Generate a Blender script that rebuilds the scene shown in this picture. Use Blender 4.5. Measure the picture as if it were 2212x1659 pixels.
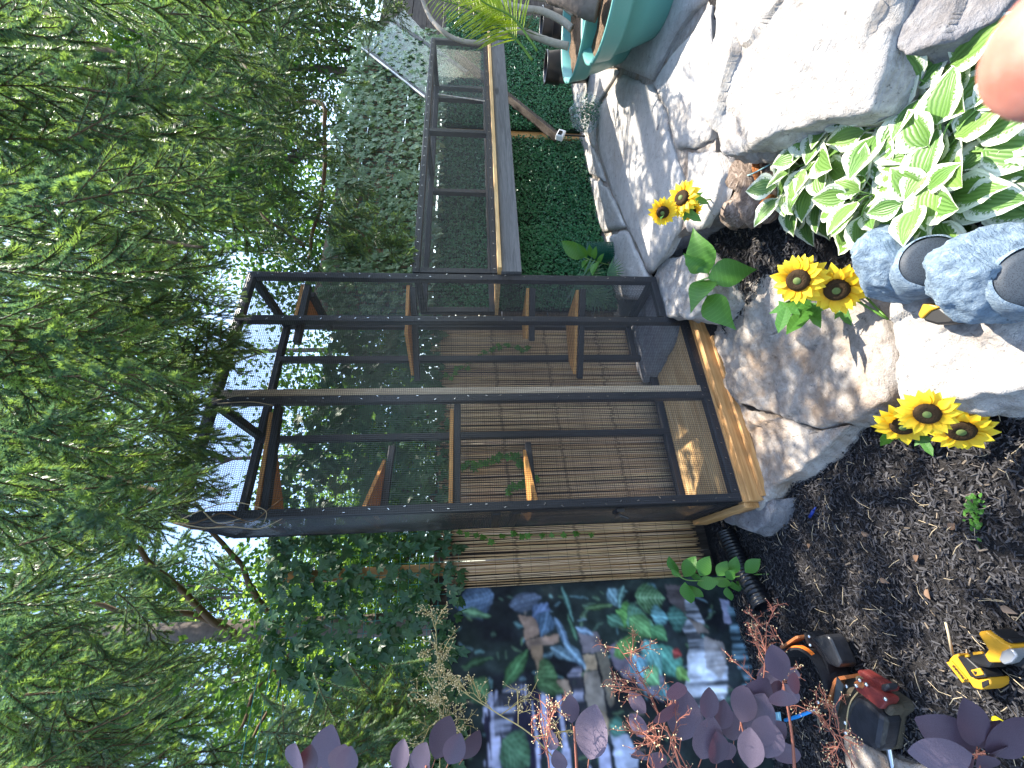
import bpy, bmesh, math, random
import numpy as np
from mathutils import Vector, Matrix, Euler, noise
random.seed(7)
rng = np.random.default_rng(7)
D = bpy.data
SC = bpy.context.scene
COL = SC.collection
for o in list(D.objects):
    D.objects.remove(o)

# ------------------------------------------------------------------ camera, world, sun, exposure
PITCH, ROLL, FPX, YAW = .0884, .0095, 892.6, .4746        # measured from the cage's edges
CAM = Vector((-.330, -1.830, 1.36))
def _w(v):
    c, s = math.cos(YAW), math.sin(YAW)
    return Vector((v[0]*c + v[1]*s, -v[0]*s + v[1]*c, v[2]))
_U = Vector((0, math.sin(PITCH), math.cos(PITCH)))
_R = Vector((1, 0, 0))
FWD = _w((0, math.cos(PITCH), -math.sin(PITCH)))
RGT = _w(_R*math.cos(ROLL) - _U*math.sin(ROLL))
UPV = _w(_R*math.sin(ROLL) + _U*math.cos(ROLL))
cd = D.cameras.new('camera')
cd.sensor_width = 36
cd.sensor_fit = 'HORIZONTAL'
cd.lens = 36*FPX/2212
cd.clip_start = .005
cd.clip_end = 300
cd.dof.use_dof = True
cd.dof.focus_distance = 2.1
cd.dof.aperture_fstop = 22
cam = D.objects.new('camera', cd)
COL.objects.link(cam)
m = Matrix((-UPV, RGT, -FWD)).transposed().to_4x4()        # the phone was held upright: image left is up
m.translation = CAM
cam.matrix_world = m
SC.camera = cam

SUN_DIR = Vector((.53, -.03, .85)).normalized()
SUN_EL = math.asin(SUN_DIR.z)
SUN_ROT = math.atan2(SUN_DIR.x, SUN_DIR.y)
world = D.worlds.new('World')
SC.world = world
world.use_nodes = True
nt = world.node_tree
nt.nodes.clear()
sky = nt.nodes.new('ShaderNodeTexSky')
sky.sky_type = 'NISHITA'
sky.sun_disc = False
sky.sun_elevation = SUN_EL
sky.sun_rotation = SUN_ROT
bg = nt.nodes.new('ShaderNodeBackground')
bg.inputs['Strength'].default_value = .15
wo = nt.nodes.new('ShaderNodeOutputWorld')
nt.links.new(sky.outputs[0], bg.inputs[0])
nt.links.new(bg.outputs[0], wo.inputs[0])
sl = D.lights.new('sun', 'SUN')
sl.energy = 3.7
sl.angle = math.radians(.55)
sl.color = (1, .93, .82)
sun = D.objects.new('sun', sl)
COL.objects.link(sun)
sun.rotation_euler = (-SUN_DIR).to_track_quat('-Z', 'Y').to_euler()
SC.view_settings.view_transform = 'Standard'
SC.view_settings.look = 'None'
SC.view_settings.gamma = 1
SC.view_settings.use_curve_mapping = False
SC.view_settings.exposure = 2.1
SC.cycles.max_bounces = 8
SC.cycles.transparent_max_bounces = 12

# ------------------------------------------------------------------ measuring helpers (photo point -> place on a real surface)
def ray(px, py):
    return FWD + RGT*((1659-py-829.5)/FPX) + UPV*((1106-px)/FPX)
def at_z(px, py, z):
    d = ray(px, py); return CAM + d*((z-CAM.z)/d.z)
def at_b(px, py, b):
    d = ray(px, py); return CAM + d*((b-CAM.y)/d.y)
def at_d(px, py, t):
    return CAM + ray(px, py)*t

# ------------------------------------------------------------------ object helpers
def tag(o, label=None, cat=None, group=None, kind=None):
    if label: o['label'] = label
    if cat: o['category'] = cat
    if group: o['group'] = group
    if kind: o['kind'] = kind
    return o
def empty(name, loc=(0, 0, 0)):
    o = D.objects.new(name, None)
    o.empty_display_size = .05
    o.location = loc
    COL.objects.link(o)
    return o
def link(name, mesh, parent=None):
    o = D.objects.new(name, mesh)
    COL.objects.link(o)
    if parent is not None:
        o.parent = parent
    return o
def put(o, parent, mat):
    """place a child so that its world matrix is mat (parents carry translation only)"""
    o.parent = parent
    if parent is not None:
        mat = Matrix.Translation(-root_loc(parent)) @ mat
    o.matrix_local = mat
    return o
def root_loc(o):
    v = Vector((0, 0, 0))
    while o is not None:
        v += o.location; o = o.parent
    return v

class MB:
    def __init__(s):
        s.v = []; s.f = []; s.mi = []; s.uv = {}
    def add(s, vs, fs, mi=0, uvs=None):
        b = len(s.v)
        s.v.extend([tuple(x) for x in vs])
        for f in fs:
            s.f.append(tuple(i+b for i in f)); s.mi.append(mi)
        if uvs:
            for i, u in enumerate(uvs): s.uv[b+i] = u
        return s
    def frame(s, c, X, Y, Z, sx, sy, sz, mi=0):
        c = Vector(c); vs = []
        for k in (-1, 1):
            for j in (-1, 1):
                for i in (-1, 1):
                    vs.append(c + X*(i*sx/2) + Y*(j*sy/2) + Z*(k*sz/2))
        return s.add(vs, [(0, 2, 3, 1), (4, 5, 7, 6), (0, 1, 5, 4), (2, 6, 7, 3), (0, 4, 6, 2), (1, 3, 7, 5)], mi)
    def box(s, lo, hi, mi=0):
        lo, hi = Vector(lo), Vector(hi)
        d = hi-lo
        return s.frame((lo+hi)/2, Vector((1, 0, 0)), Vector((0, 1, 0)), Vector((0, 0, 1)), d.x, d.y, d.z, mi)
    def bar(s, p, q, w, h, up=(0, 0, 1), mi=0):
        p, q = Vector(p), Vector(q)
        X = (q-p).normalized(); up = Vector(up)
        Y = up.cross(X)
        if Y.length < 1e-4: Y = Vector((0, 1, 0)).cross(X)
        Y.normalize(); Z = X.cross(Y)
        return s.frame((p+q)/2, X, Y, Z, (q-p).length, w, h, mi)
    def tube(s, pts, rads, n=6, mi=0, caps=True):
        pts = [Vector(p) for p in pts]
        if not hasattr(rads, '__len__'): rads = [rads]*len(pts)
        vs = []; ref = None
        for i, p in enumerate(pts):
            t = (pts[min(i+1, len(pts)-1)] - pts[max(i-1, 0)])
            t = t.normalized() if t.length > 1e-9 else Vector((0, 0, 1))
            if ref is None:
                ref = Vector((0, 0, 1)) if abs(t.z) < .9 else Vector((1, 0, 0))
            a = (ref - t*ref.dot(t)).normalized(); ref = a
            b = t.cross(a)
            for k in range(n):
                an = 2*math.pi*k/n
                vs.append(p + (a*math.cos(an) + b*math.sin(an))*rads[i])
        fs = []
        for i in range(len(pts)-1):
            for k in range(n):
                k2 = (k+1) % n
                fs.append((i*n+k, i*n+k2, (i+1)*n+k2, (i+1)*n+k))
        if caps:
            fs.append(tuple(range(n))[::-1]); fs.append(tuple((len(pts)-1)*n+k for k in range(n)))
        return s.add(vs, fs, mi)
    def lathe(s, prof, n=32, c=(0, 0, 0), mi=0):
        c = Vector(c); vs = []; fs = []
        for r, z in prof:
            for k in range(n):
                a = 2*math.pi*k/n
                vs.append(c + Vector((r*math.cos(a), r*math.sin(a), z)))
        for i in range(len(prof)-1):
            for k in range(n):
                k2 = (k+1) % n
                fs.append((i*n+k, i*n+k2, (i+1)*n+k2, (i+1)*n+k))
        return s.add(vs, fs, mi)
    def prism(s, poly, z0, z1, mi=0):
        n = len(poly)
        vs = [(p[0], p[1], z0) for p in poly] + [(p[0], p[1], z1) for p in poly]
        fs = [tuple(range(n))[::-1], tuple(range(n, 2*n))]
        for i in range(n):
            j = (i+1) % n; fs.append((i, j, n+j, n+i))
        return s.add(vs, fs, mi)
    def xf(s, M, start=0):
        for i in range(start, len(s.v)):
            s.v[i] = tuple(M @ Vector(s.v[i]))
        return s
    def mesh(s, name, mats, smooth=False):
        me = D.meshes.new(name)
        me.from_pydata(s.v, [], s.f)
        for mt in (mats if isinstance(mats, (list, tuple)) else [mats]):
            me.materials.append(mt)
        me.polygons.foreach_set('material_index', s.mi)
        if smooth: me.polygons.foreach_set('use_smooth', [True]*len(s.f))
        if s.uv:
            ul = me.uv_layers.new(name='UVMap')
            li = np.empty(len(me.loops), dtype=np.int32)
            me.loops.foreach_get('vertex_index', li)
            arr = np.zeros((len(s.v), 2), dtype=np.float32)
            for k, u in s.uv.items(): arr[k] = u
            ul.data.foreach_set('uv', arr[li].ravel())
        me.update()
        return me
    def build(s, name, mats, parent=None, smooth=False, world=True, bevel=0):
        if world and parent is not None:
            off = root_loc(parent)
            s.v = [tuple(Vector(v)-off) for v in s.v]
        o = link(name, s.mesh(name, mats, smooth), parent)
        if bevel:
            md = o.modifiers.new('bevel', 'BEVEL'); md.width = bevel; md.segments = 2; md.limit_method = 'ANGLE'
        return o

# ------------------------------------------------------------------ materials
def rgb(c): return (c[0], c[1], c[2], 1)
class NT:
    def __init__(s, name):
        s.m = D.materials.new(name); s.m.use_nodes = True
        s.t = s.m.node_tree; s.t.nodes.clear()
        s.out = s.n('ShaderNodeOutputMaterial')
    def n(s, typ, **kw):
        nd = s.t.nodes.new(typ)
        for k, v in kw.items():
            if k in nd.inputs: nd.inputs[k].default_value = v
            else: setattr(nd, k, v)
        return nd
    def l(s, a, b): s.t.links.new(a, b)
    def coords(s, kind='Object', scale=(1, 1, 1), rot=(0, 0, 0)):
        tc = s.n('ShaderNodeTexCoord'); mp = s.n('ShaderNodeMapping')
        mp.inputs['Scale'].default_value = scale; mp.inputs['Rotation'].default_value = rot
        s.l(tc.outputs[kind], mp.inputs[0]); return mp.outputs[0]
    def noise(s, vec, scale, detail=4, rough=.55, dist=0):
        nd = s.n('ShaderNodeTexNoise'); s.l(vec, nd.inputs['Vector'])
        nd.inputs['Scale'].default_value = scale; nd.inputs['Detail'].default_value = detail
        nd.inputs['Roughness'].default_value = rough; nd.inputs['Distortion'].default_value = dist
        return nd.outputs['Fac']
    def ramp(s, fac, stops, interp='LINEAR'):
        nd = s.n('ShaderNodeValToRGB'); s.l(fac, nd.inputs[0])
        cr = nd.color_ramp; cr.interpolation = interp
        while len(cr.elements) < len(stops): cr.elements.new(.5)
        for e, (p, c) in zip(cr.elements, stops):
            e.position = p; e.color = rgb(c) if hasattr(c, '__len__') else (c, c, c, 1)
        return nd.outputs[0]
    def mix(s, fac, a, b, mode='MIX'):
        nd = s.n('ShaderNodeMix'); nd.data_type = 'RGBA'; nd.blend_type = mode
        for sock, val in ((nd.inputs[0], fac), (nd.inputs[6], a), (nd.inputs[7], b)):
            if hasattr(val, 'default_value') or hasattr(val, 'is_linked'): s.l(val, sock)
            elif hasattr(val, '__len__'): sock.default_value = rgb(val)
            else: sock.default_value = val
        return nd.outputs[2]
    def rand(s): return s.n('ShaderNodeObjectInfo').outputs['Random']
    def bump(s, h, strength=.3, dist=.01):
        b = s.n('ShaderNodeBump'); b.inputs['Strength'].default_value = strength; b.inputs['Distance'].default_value = dist
        s.l(h, b.inputs['Height']); return b.outputs[0]
    def done(s, col, rough=.6, spec=.4, normal=None, metal=0, transl=0, tcol=None, alpha=None, coat=0, sub=0, trans=0, ior=1.45):
        p = s.n('ShaderNodeBsdfPrincipled')
        def setin(k, v):
            if hasattr(v, 'is_linked'): s.l(v, p.inputs[k])
            elif hasattr(v, '__len__'): p.inputs[k].default_value = rgb(v)
            else: p.inputs[k].default_value = v
        setin('Base Color', col); setin('Roughness', rough); setin('Specular IOR Level', spec); setin('Metallic', metal)
        setin('IOR', ior)
        if coat: setin('Coat Weight', coat)
        if trans: setin('Transmission Weight', trans)
        if sub:
            setin('Subsurface Weight', sub); p.inputs['Subsurface Radius'].default_value = (.012, .004, .002); p.inputs['Subsurface Scale'].default_value = 1
        if normal is not None: s.l(normal, p.inputs['Normal'])
        res = p.outputs[0]
        if transl:
            t = s.n('ShaderNodeBsdfTranslucent')
            tc = tcol if tcol is not None else col
            if hasattr(tc, 'is_linked'): s.l(tc, t.inputs[0])
            else: t.inputs[0].default_value = rgb(tc)
            mx = s.n('ShaderNodeMixShader'); mx.inputs[0].default_value = transl
            s.l(res, mx.inputs[1]); s.l(t.outputs[0], mx.inputs[2]); res = mx.outputs[0]
        s.l(res, s.out.inputs[0]); return s.m

def simple(name, col, rough=.5, spec=.4, metal=0, var=.0, bump=0, bscale=200, coat=0, **kw):
    t = NT(name)
    v = t.coords()
    c = t.mix(t.noise(v, 25, 5), [x*(1-var) for x in col], [min(1, x*(1+var)) for x in col]) if var else col
    nrm = t.bump(t.noise(v, bscale, 3), bump, .003) if bump else None
    return t.done(c, rough, spec, nrm, metal, coat=coat, **kw)

def leafmat(name, c1, c2, c3=None, rough=.42, transl=.35, tcol=None, spec=.4, veins=False, tipy=None):
    t = NT(name)
    r = t.rand()
    col = t.ramp(r, [(0, c1), (.6, c2), (1, c3 or c2)])
    if veins:
        uv = t.coords('UV')
        w = t.n('ShaderNodeTexWave'); t.l(uv, w.inputs['Vector']); w.bands_direction = 'Y'
        w.inputs['Scale'].default_value = 3.5; w.inputs['Distortion'].default_value = 1.5; w.inputs['Detail'].default_value = 1
        col = t.mix(t.ramp(w.outputs['Fac'], [(.0, .35), (.25, 0)]), col, [min(1, x*1.9+.02) for x in c2])
    nz = t.noise(t.coords(), 60, 3)
    col = t.mix(t.ramp(nz, [(.35, 0), (.75, .6)]), col, [x*.6 for x in c1])
    return t.done(col, rough, spec, t.bump(nz, .25, .004), transl=transl, tcol=tcol if tcol else col)

def woodmat(name, c1, c2, c3, axis='x', rough=.55, grain=1, wear=0):
    t = NT(name)
    sc = {'x': (1.2, 18, 18), 'y': (18, 1.2, 18), 'z': (18, 18, 1.2)}[axis]
    v = t.coords('Object', sc)
    n1 = t.noise(v, 2.2, 6, .65, 1.2*grain)
    n2 = t.noise(v, 9, 4, .6, .5)
    kn = t.noise(t.coords('Object', tuple(1 if s < 2 else 4 for s in sc)), 3.0, 2, .5, .3)
    col = t.ramp(n1, [(.3, c1), (.5, c2), (.72, c3)])
    col = t.mix(t.ramp(n2, [(.45, 0), (.75, .45)]), col, [x*.6 for x in c1])
    col = t.mix(t.ramp(kn, [(.70, 0), (.76, .8)]), col, [x*.35 for x in c1])
    if wear:
        col = t.mix(t.ramp(t.noise(t.coords(), 14, 5), [(.5, 0), (.75, wear)]), col, (.2, .2, .2))
    return t.done(col, rough, .35, t.bump(n2, .25, .002))

M = {}
def blackpaint(name, axis):
    t = NT(name)
    sc = {'x': (1.5, 22, 22), 'y': (22, 1.5, 22), 'z': (22, 22, 1.5)}[axis]
    n = t.noise(t.coords('Object', sc), 4, 5, .6, .6)
    col = t.ramp(n, [(.3, (.010, .010, .012)), (.6, (.022, .022, .026)), (.8, (.05, .049, .052))])
    return t.done(col, t.ramp(n, [(.3, .32), (.7, .55)]), .45, t.bump(n, .35, .002))
for ax in 'xyz':
    M['black_'+ax] = blackpaint('black_stained_timber_'+ax, ax)
    M['pine_'+ax] = woodmat('natural_pine_'+ax, (.34, .165, .055), (.48, .26, .10), (.58, .35, .155), ax)
    M['grey_'+ax] = woodmat('grey_stained_board_'+ax, (.07, .072, .078), (.12, .12, .125), (.18, .18, .185), ax, .6)
    M['dark_'+ax] = woodmat('dark_weathered_timber_'+ax, (.030, .022, .017), (.06, .045, .036), (.11, .09, .075), ax, .75)
M['stud'] = woodmat('pale_unpainted_stud', (.34, .25, .16), (.46, .36, .25), (.55, .45, .33), 'z', .6)
M['floor'] = woodmat('pine_floor_board', (.46, .26, .10), (.62, .39, .17), (.76, .55, .29), 'x', .5)
M['ply'] = woodmat('orange_plywood', (.48, .20, .05), (.60, .29, .085), (.68, .37, .13), 'x', .5)
M['wire'] = simple('black_coated_wire', (.03, .03, .032), .22, .8)
M['staple'] = simple('staple_steel', (.75, .75, .76), .25, .5, 1)

def rockmat(name, c1, c2, c3, brown=(.25, .17, .10), bamt=.55, scale=1.0, tint2=None):
    t = NT(name)
    v = t.coords('Object', (scale, scale, scale))
    a = t.noise(v, 5, 8, .62, .3); b = t.noise(v, 28, 8, .68, .3); c = t.noise(v, 2.2, 4, .55, .6)
    layer = t.noise(t.coords('Object', (7*scale, 7*scale, 60*scale)), 1.6, 6, .65, .4)
    col = t.ramp(b, [(.28, c1), (.5, c2), (.74, c3)])
    col = t.mix(t.ramp(a, [(.5, 0), (.68, bamt)]), col, brown)
    col = t.mix(t.ramp(c, [(.55, 0), (.72, .4)]), col, tint2 or [x*1.15 for x in c3])
    pits = t.ramp(t.noise(v, 70, 5, .7), [(.30, .85), (.40, 0)])
    col = t.mix(pits, col, [x*.35 for x in c1])
    h = t.mix(.5, t.mix(.5, a, b), layer)
    return t.done(col, .85, .25, t.bump(t.mix(.25, h, t.noise(v, 120, 4, .7)), 1.0, .022))
M['rock_pale'] = rockmat('pale_limestone', (.22, .205, .19), (.35, .332, .31), (.49, .468, .435), (.22, .165, .12), .45)
M['rock_tan'] = rockmat('weathered_tan_limestone', (.19, .165, .14), (.32, .285, .25), (.45, .42, .38), (.25, .16, .09), .75)
M['rock_grey'] = rockmat('grey_stone', (.12, .115, .12), (.19, .185, .19), (.27, .27, .275), (.15, .12, .09), .45)
M['flag'] = rockmat('flagstone', (.33, .312, .285), (.43, .405, .375), (.52, .495, .46), (.3, .24, .18), .35, .7)
def soilmat():
    t = NT('dark_mulch_soil')
    v = t.coords()
    n = t.noise(v, 90, 6, .7); n2 = t.noise(v, 9, 4)
    col = t.ramp(n, [(.3, (.008, .0075, .008)), (.55, (.026, .025, .026)), (.75, (.075, .07, .07))])
    col = t.mix(t.ramp(n2, [(.45, 0), (.7, .5)]), col, (.045, .04, .037))
    return t.done(col, .9, .2, t.bump(n, 1, .02))
M['soil'] = soilmat()
def chipmat():
    t = NT('mulch_chip')
    at = t.n('ShaderNodeAttribute'); at.attribute_name = 'shade'
    n = t.noise(t.coords(), 120, 4, .7)
    col = t.ramp(at.outputs['Fac'], [(0, (.010, .009, .010)), (.6, (.042, .041, .046)), (.93, (.07, .068, .07)), (.988, (.12, .095, .07)), (1, (.3, .24, .17))])
    col = t.mix(n, [0, 0, 0], col, 'MIX') if False else col
    return t.done(col, .7, .35, t.bump(n, .6, .004))
M['chip'] = chipmat()
M['needle'] = leafmat('spruce_needle', (.050, .105, .056), (.070, .142, .074), (.10, .18, .088), .35, .34, (.15, .29, .12), .6)
M['needle_new'] = leafmat('spruce_needle_fresh', (.10, .18, .07), (.14, .23, .085), (.19, .29, .10), .4, .4, (.3, .46, .08), .45)
M['twig'] = simple('conifer_twig_bark', (.13, .085, .05), .8, .2, var=.4, bump=.6, bscale=120)
M['bark'] = simple('grey_brown_bark', (.12, .10, .088), .9, .15, var=.5, bump=1, bscale=45)
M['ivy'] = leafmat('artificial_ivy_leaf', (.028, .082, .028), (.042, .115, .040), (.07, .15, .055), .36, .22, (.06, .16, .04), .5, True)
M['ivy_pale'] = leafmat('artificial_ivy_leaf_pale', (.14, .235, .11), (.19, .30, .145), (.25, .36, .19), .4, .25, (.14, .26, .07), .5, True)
M['box'] = leafmat('artificial_boxwood_leaf', (.032, .15, .058), (.050, .21, .085), (.085, .28, .115), .35, .15, (.04, .14, .04), .5)
M['backing'] = simple('dark_green_backing', (.006, .018, .009), .8, .2)
M['lattice'] = simple('teal_plastic_lattice', (.03, .20, .18), .5)
M['green'] = leafmat('broad_green_leaf', (.045, .15, .02), (.07, .20, .03), (.10, .26, .04), .42, .3, (.2, .42, .05), .45, True)
M['darkgreen'] = leafmat('glossy_dark_green_leaf', (.012, .06, .018), (.025, .10, .03), (.05, .15, .03), .3, .15, (.08, .2, .04), .5, True)
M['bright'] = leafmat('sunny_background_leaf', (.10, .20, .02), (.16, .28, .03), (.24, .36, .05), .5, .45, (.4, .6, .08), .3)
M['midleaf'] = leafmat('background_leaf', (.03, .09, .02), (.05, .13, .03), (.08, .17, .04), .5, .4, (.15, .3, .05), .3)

# ------------------------------------------------------------------ ground
def sstep(e0, e1, x):
    t = min(1, max(0, (x-e0)/(e1-e0))); return t*t*(3-2*t)
def ground_z(x, y):
    z = .10*sstep(.45, .95, x)*(1-sstep(.15, .5, y)*.6) + .05*sstep(.5, .8, x)*sstep(-.9, -1.2, y)
    z += (.17)*sstep(1.25, 1.55, x)
    z += .018*noise.noise((x*2.3, y*2.3, 0)) + .008*noise.noise((x*9, y*9, 3))
    return z-.004
xs = [-60, -25, -10, -5] + list(np.arange(-3, 6.01, .06)) + [8, 12, 25, 60]
ys = [-60, -25, -10, -5] + list(np.arange(-3, 2.01, .06)) + [3, 5, 10, 25, 60]
vs = [(x, y, ground_z(x, y)) for y in ys for x in xs]
nx = len(xs)
fs = [(j*nx+i, j*nx+i+1, (j+1)*nx+i+1, (j+1)*nx+i) for j in range(len(ys)-1) for i in range(nx-1)]
b = MB(); b.add(vs, fs)
ground = tag(b.build('ground', M['soil'], smooth=True), 'dark mulch covered garden soil', kind='structure')

# ------------------------------------------------------------------ rocks
def resample(poly, n):
    P = [Vector(p) for p in poly]; m = len(P)
    seg = [(P[(i+1) % m]-P[i]).length for i in range(m)]; L = sum(seg); out = []
    i = 0; acc = 0
    for k in range(n):
        t = L*k/n
        while acc+seg[i] < t: acc += seg[i]; i += 1
        out.append(P[i].lerp(P[(i+1) % m], (t-acc)/max(seg[i], 1e-6)))
    return out
def rock(name, px, ztop, zbot, mat, label=None, cat='rock', amp=.02, edge=.016, seed=0, n=72, tilt=(0, 0), flare=.02, parent=None, rings=14, group=None, jit=.012):
    poly = [at_z(p[0], p[1], ztop).to_2d() for p in px]
    poly = resample(poly, n)
    c = sum(poly, Vector((0, 0)))/n
    area = sum(poly[i].cross(poly[(i+1) % n]) for i in range(n))
    if area < 0: poly.reverse()
    sd = seed*17.3
    pj = []
    for p in poly:
        d = (p-c)
        k = noise.noise((p.x*9+sd, p.y*9, sd))*jit*1.4 + noise.noise((p.x*28+sd, p.y*28, sd))*jit
        pj.append(p + d.normalized()*k)
    R = (sum((p-c).length for p in pj)/n)
    vs = []; fs = []
    def ztopf(x, y, r):
        z = ztop + (x-c.x)*tilt[0] + (y-c.y)*tilt[1]
        z += amp*(noise.fractal((x*3.2+sd, y*3.2, sd), 1.0, 2.1, 6) + .6*abs(noise.noise((x*7+sd, y*7, 2))))
        st = noise.noise((x*2.1+sd, y*3.3, 7+sd))
        z += amp*.9*math.floor(st*5)/5
        fl = noise.voronoi(Vector((x*4.2+sd, y*4.2, sd)))
        pv = fl[1][0]; z += amp*1.1*(noise.noise(pv*3+Vector((sd, 0, 0)))*.8 + ((x*4.2+sd-pv.x)*noise.noise(pv*5)+(y*4.2-pv.y)*noise.noise(pv*7))*1.3)
        z += .0035*noise.noise((x*38+sd, y*38, 1))+.0025*noise.noise((x*75, y*75, sd))
        return z
    vs.append((c.x, c.y, ztopf(c.x, c.y, 0)))
    for k in range(1, rings+1):
        r = (k/rings)**.8
        for p in pj:
            q = c + (p-c)*r
            e = max(0, 1-(1-r)*R/edge)
            vs.append((q.x, q.y, ztopf(q.x, q.y, r) - edge*.45*e*e))
    h = ztop-zbot
    srings = max(4, int(h/.022))
    for k in range(1, srings+1):
        t = k/srings
        for i, p in enumerate(pj):
            d = (p-c).normalized()
            zz = vs[1+(rings-1)*n+i][2]
            z = zz + (zbot-zz)*t
            off = flare*math.sin(t*2.2) + .014*math.sin(noise.noise((p.x*5, p.y*5, z*14+sd))*6) + .018*noise.noise((p.x*6+sd, p.y*6, z*34)) + .006*noise.noise((p.x*30, p.y*30, z*70))
            off *= min(1, t*4)
            vs.append((p.x+d.x*off, p.y+d.y*off, z))
    for i in range(n):
        fs.append((0, 1+i, 1+(i+1) % n))
    for k in range(rings+srings-1):
        for i in range(n):
            j = (i+1) % n
            fs.append((1+k*n+i, 1+(k+1)*n+i, 1+(k+1)*n+j, 1+k*n+j))
    b = MB(); b.add(vs, fs)
    o = b.build(name, mat, parent, smooth=True)
    if label: tag(o, label, cat, group)
    return o
rock('boulder', [(1470, 690), (1500, 655), (1560, 615), (1640, 590), (1720, 610), (1800, 655), (1900, 640), (1928, 740), (1927, 868), (1830, 912), (1745, 922), (1690, 905), (1600, 870), (1540, 800)],
     .085, -.06, M['rock_tan'], 'broad brown stained flat boulder in front of the wire cage under two sunflowers', amp=.022, seed=1, n=150, rings=44)
rock('boulder', [(1545, 830), (1620, 890), (1700, 912), (1760, 935), (1832, 918), (1760, 985), (1700, 1030), (1660, 1070), (1640, 1100), (1570, 1050), (1530, 920)],
     .072, -.06, M['rock_tan'], 'pointed low boulder carrying the left corner of the cage base', amp=.014, seed=2, n=110, rings=30)
rock('boulder', [(1520, 1075), (1600, 1095), (1672, 1078), (1662, 1128), (1625, 1150), (1585, 1135), (1540, 1110)],
     .075, -.06, M['rock_grey'], 'small grey boulder poking out behind the left side of the cage base', amp=.02, seed=3, n=48, rings=8)
rock('boulder', [(1932, 650), (1960, 610), (2050, 560), (2200, 530), (2330, 560), (2420, 700), (2330, 840), (2212, 838), (2120, 848), (2050, 862), (1985, 872), (1940, 868), (1930, 760)],
     .165, -.02, M['rock_pale'], 'sunlit cream boulder carrying the two blue speakers and the tape measure', amp=.02, seed=4, n=150, rings=40, flare=.035)
rock('boulder', [(1540, 10), (1532, 150), (1535, 270), (1548, 332), (1620, 318), (1690, 290), (1760, 262), (1850, 235), (1895, 150), (1925, 60), (1955, -60), (1900, -160), (1640, -200), (1530, -120)],
     .40, .06, M['rock_pale'], 'huge bright white boulder beside the teal pots', amp=.028, seed=5, n=180, rings=50, edge=.03, flare=.03)
rock('boulder', [(1945, 118), (1985, 112), (2060, 85), (2125, 40), (2180, -40), (2120, -140), (1985, -90), (1955, 20)],
     .34, .05, M['rock_grey'], 'grey shaded boulder at the far end of the hosta bed', amp=.02, seed=6, n=90, rings=26, tilt=(.1, .25))
rock('boulder', [(1412, 612), (1425, 560), (1475, 550), (1525, 600), (1532, 650), (1500, 690), (1440, 684), (1415, 640)],
     .255, .02, M['rock_pale'], 'pale angular boulder propping the raised right end of the cage', amp=.022, seed=7, n=90, rings=26, tilt=(0, .05))
rock('boulder', [(1340, 712), (1402, 618), (1432, 650), (1440, 690), (1425, 752), (1385, 828), (1360, 770)],
     .255, .02, M['rock_grey'], 'grey flat topped boulder inside the bottom of the wire cage', amp=.012, seed=8, n=64)
rock('boulder', [(1340, 640), (1420, 560), (1475, 500), (1525, 470), (1560, 400), (1575, 345), (1540, 320), (1480, 250), (1400, 260), (1340, 380), (1320, 520)],
     .27, .02, M['rock_grey'], 'grey ledge boulder holding up the flagstone patio edge', amp=.02, seed=9, n=120, rings=30, flare=.03)
# patio: sand bed and single flagstones
pb = [at_z(*p, .285) for p in [(1236, 620), (1340, 640), (1480, 490), (1545, 330), (1545, 0), (1600, -300), (1250, -300), (1225, 100), (1236, 400)]]
b = MB(); b.prism([(p.x, p.y) for p in pb], .2, .283)
patio = tag(b.build('patio', M['rock_tan']), 'sandy bed of the flagstone patio', kind='structure')
flags = [
 [(1345, 160), (1400, 185), (1432, 240), (1452, 330), (1478, 395), (1470, 480), (1440, 545), (1398, 590), (1352, 490), (1318, 410), (1292, 330), (1288, 240)],
 [(1240, 305), (1262, 285), (1285, 335), (1304, 392), (1268, 372), (1246, 345)],
 [(1250, 362), (1270, 382), (1306, 402), (1348, 488), (1302, 502), (1272, 450), (1256, 410)],
 [(1308, 512), (1350, 500), (1396, 602), (1382, 650), (1330, 640), (1312, 580)],
 [(1262, 430), (1294, 508), (1304, 560), (1318, 640), (1280, 640), (1262, 540)],
 [(1410, 180), (1440, 130), (1500, 60), (1532, 5), (1536, 150), (1534, 300), (1490, 318), (1458, 320), (1440, 240)],
 [(1484, 328), (1544, 330), (1560, 372), (1540, 440), (1512, 490), (1480, 500), (1474, 470), (1482, 395)],
 [(1236, 190), (1262, 150), (1335, 150), (1285, 232), (1280, 320), (1258, 278), (1240, 262)],
 [(1405, 172), (1470, 50), (1535, -20), (1560, -140), (1400, -200), (1240, -120), (1210, 40), (1236, 140), (1340, 146)],
]
for i, p in enumerate(flags):
    rock('flagstone', p, .302+.004*((i*7) % 3), .25, M['flag'], None, amp=.004, edge=.012, seed=20+i, n=56, rings=8, parent=patio, flare=.003, jit=.007)

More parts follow.
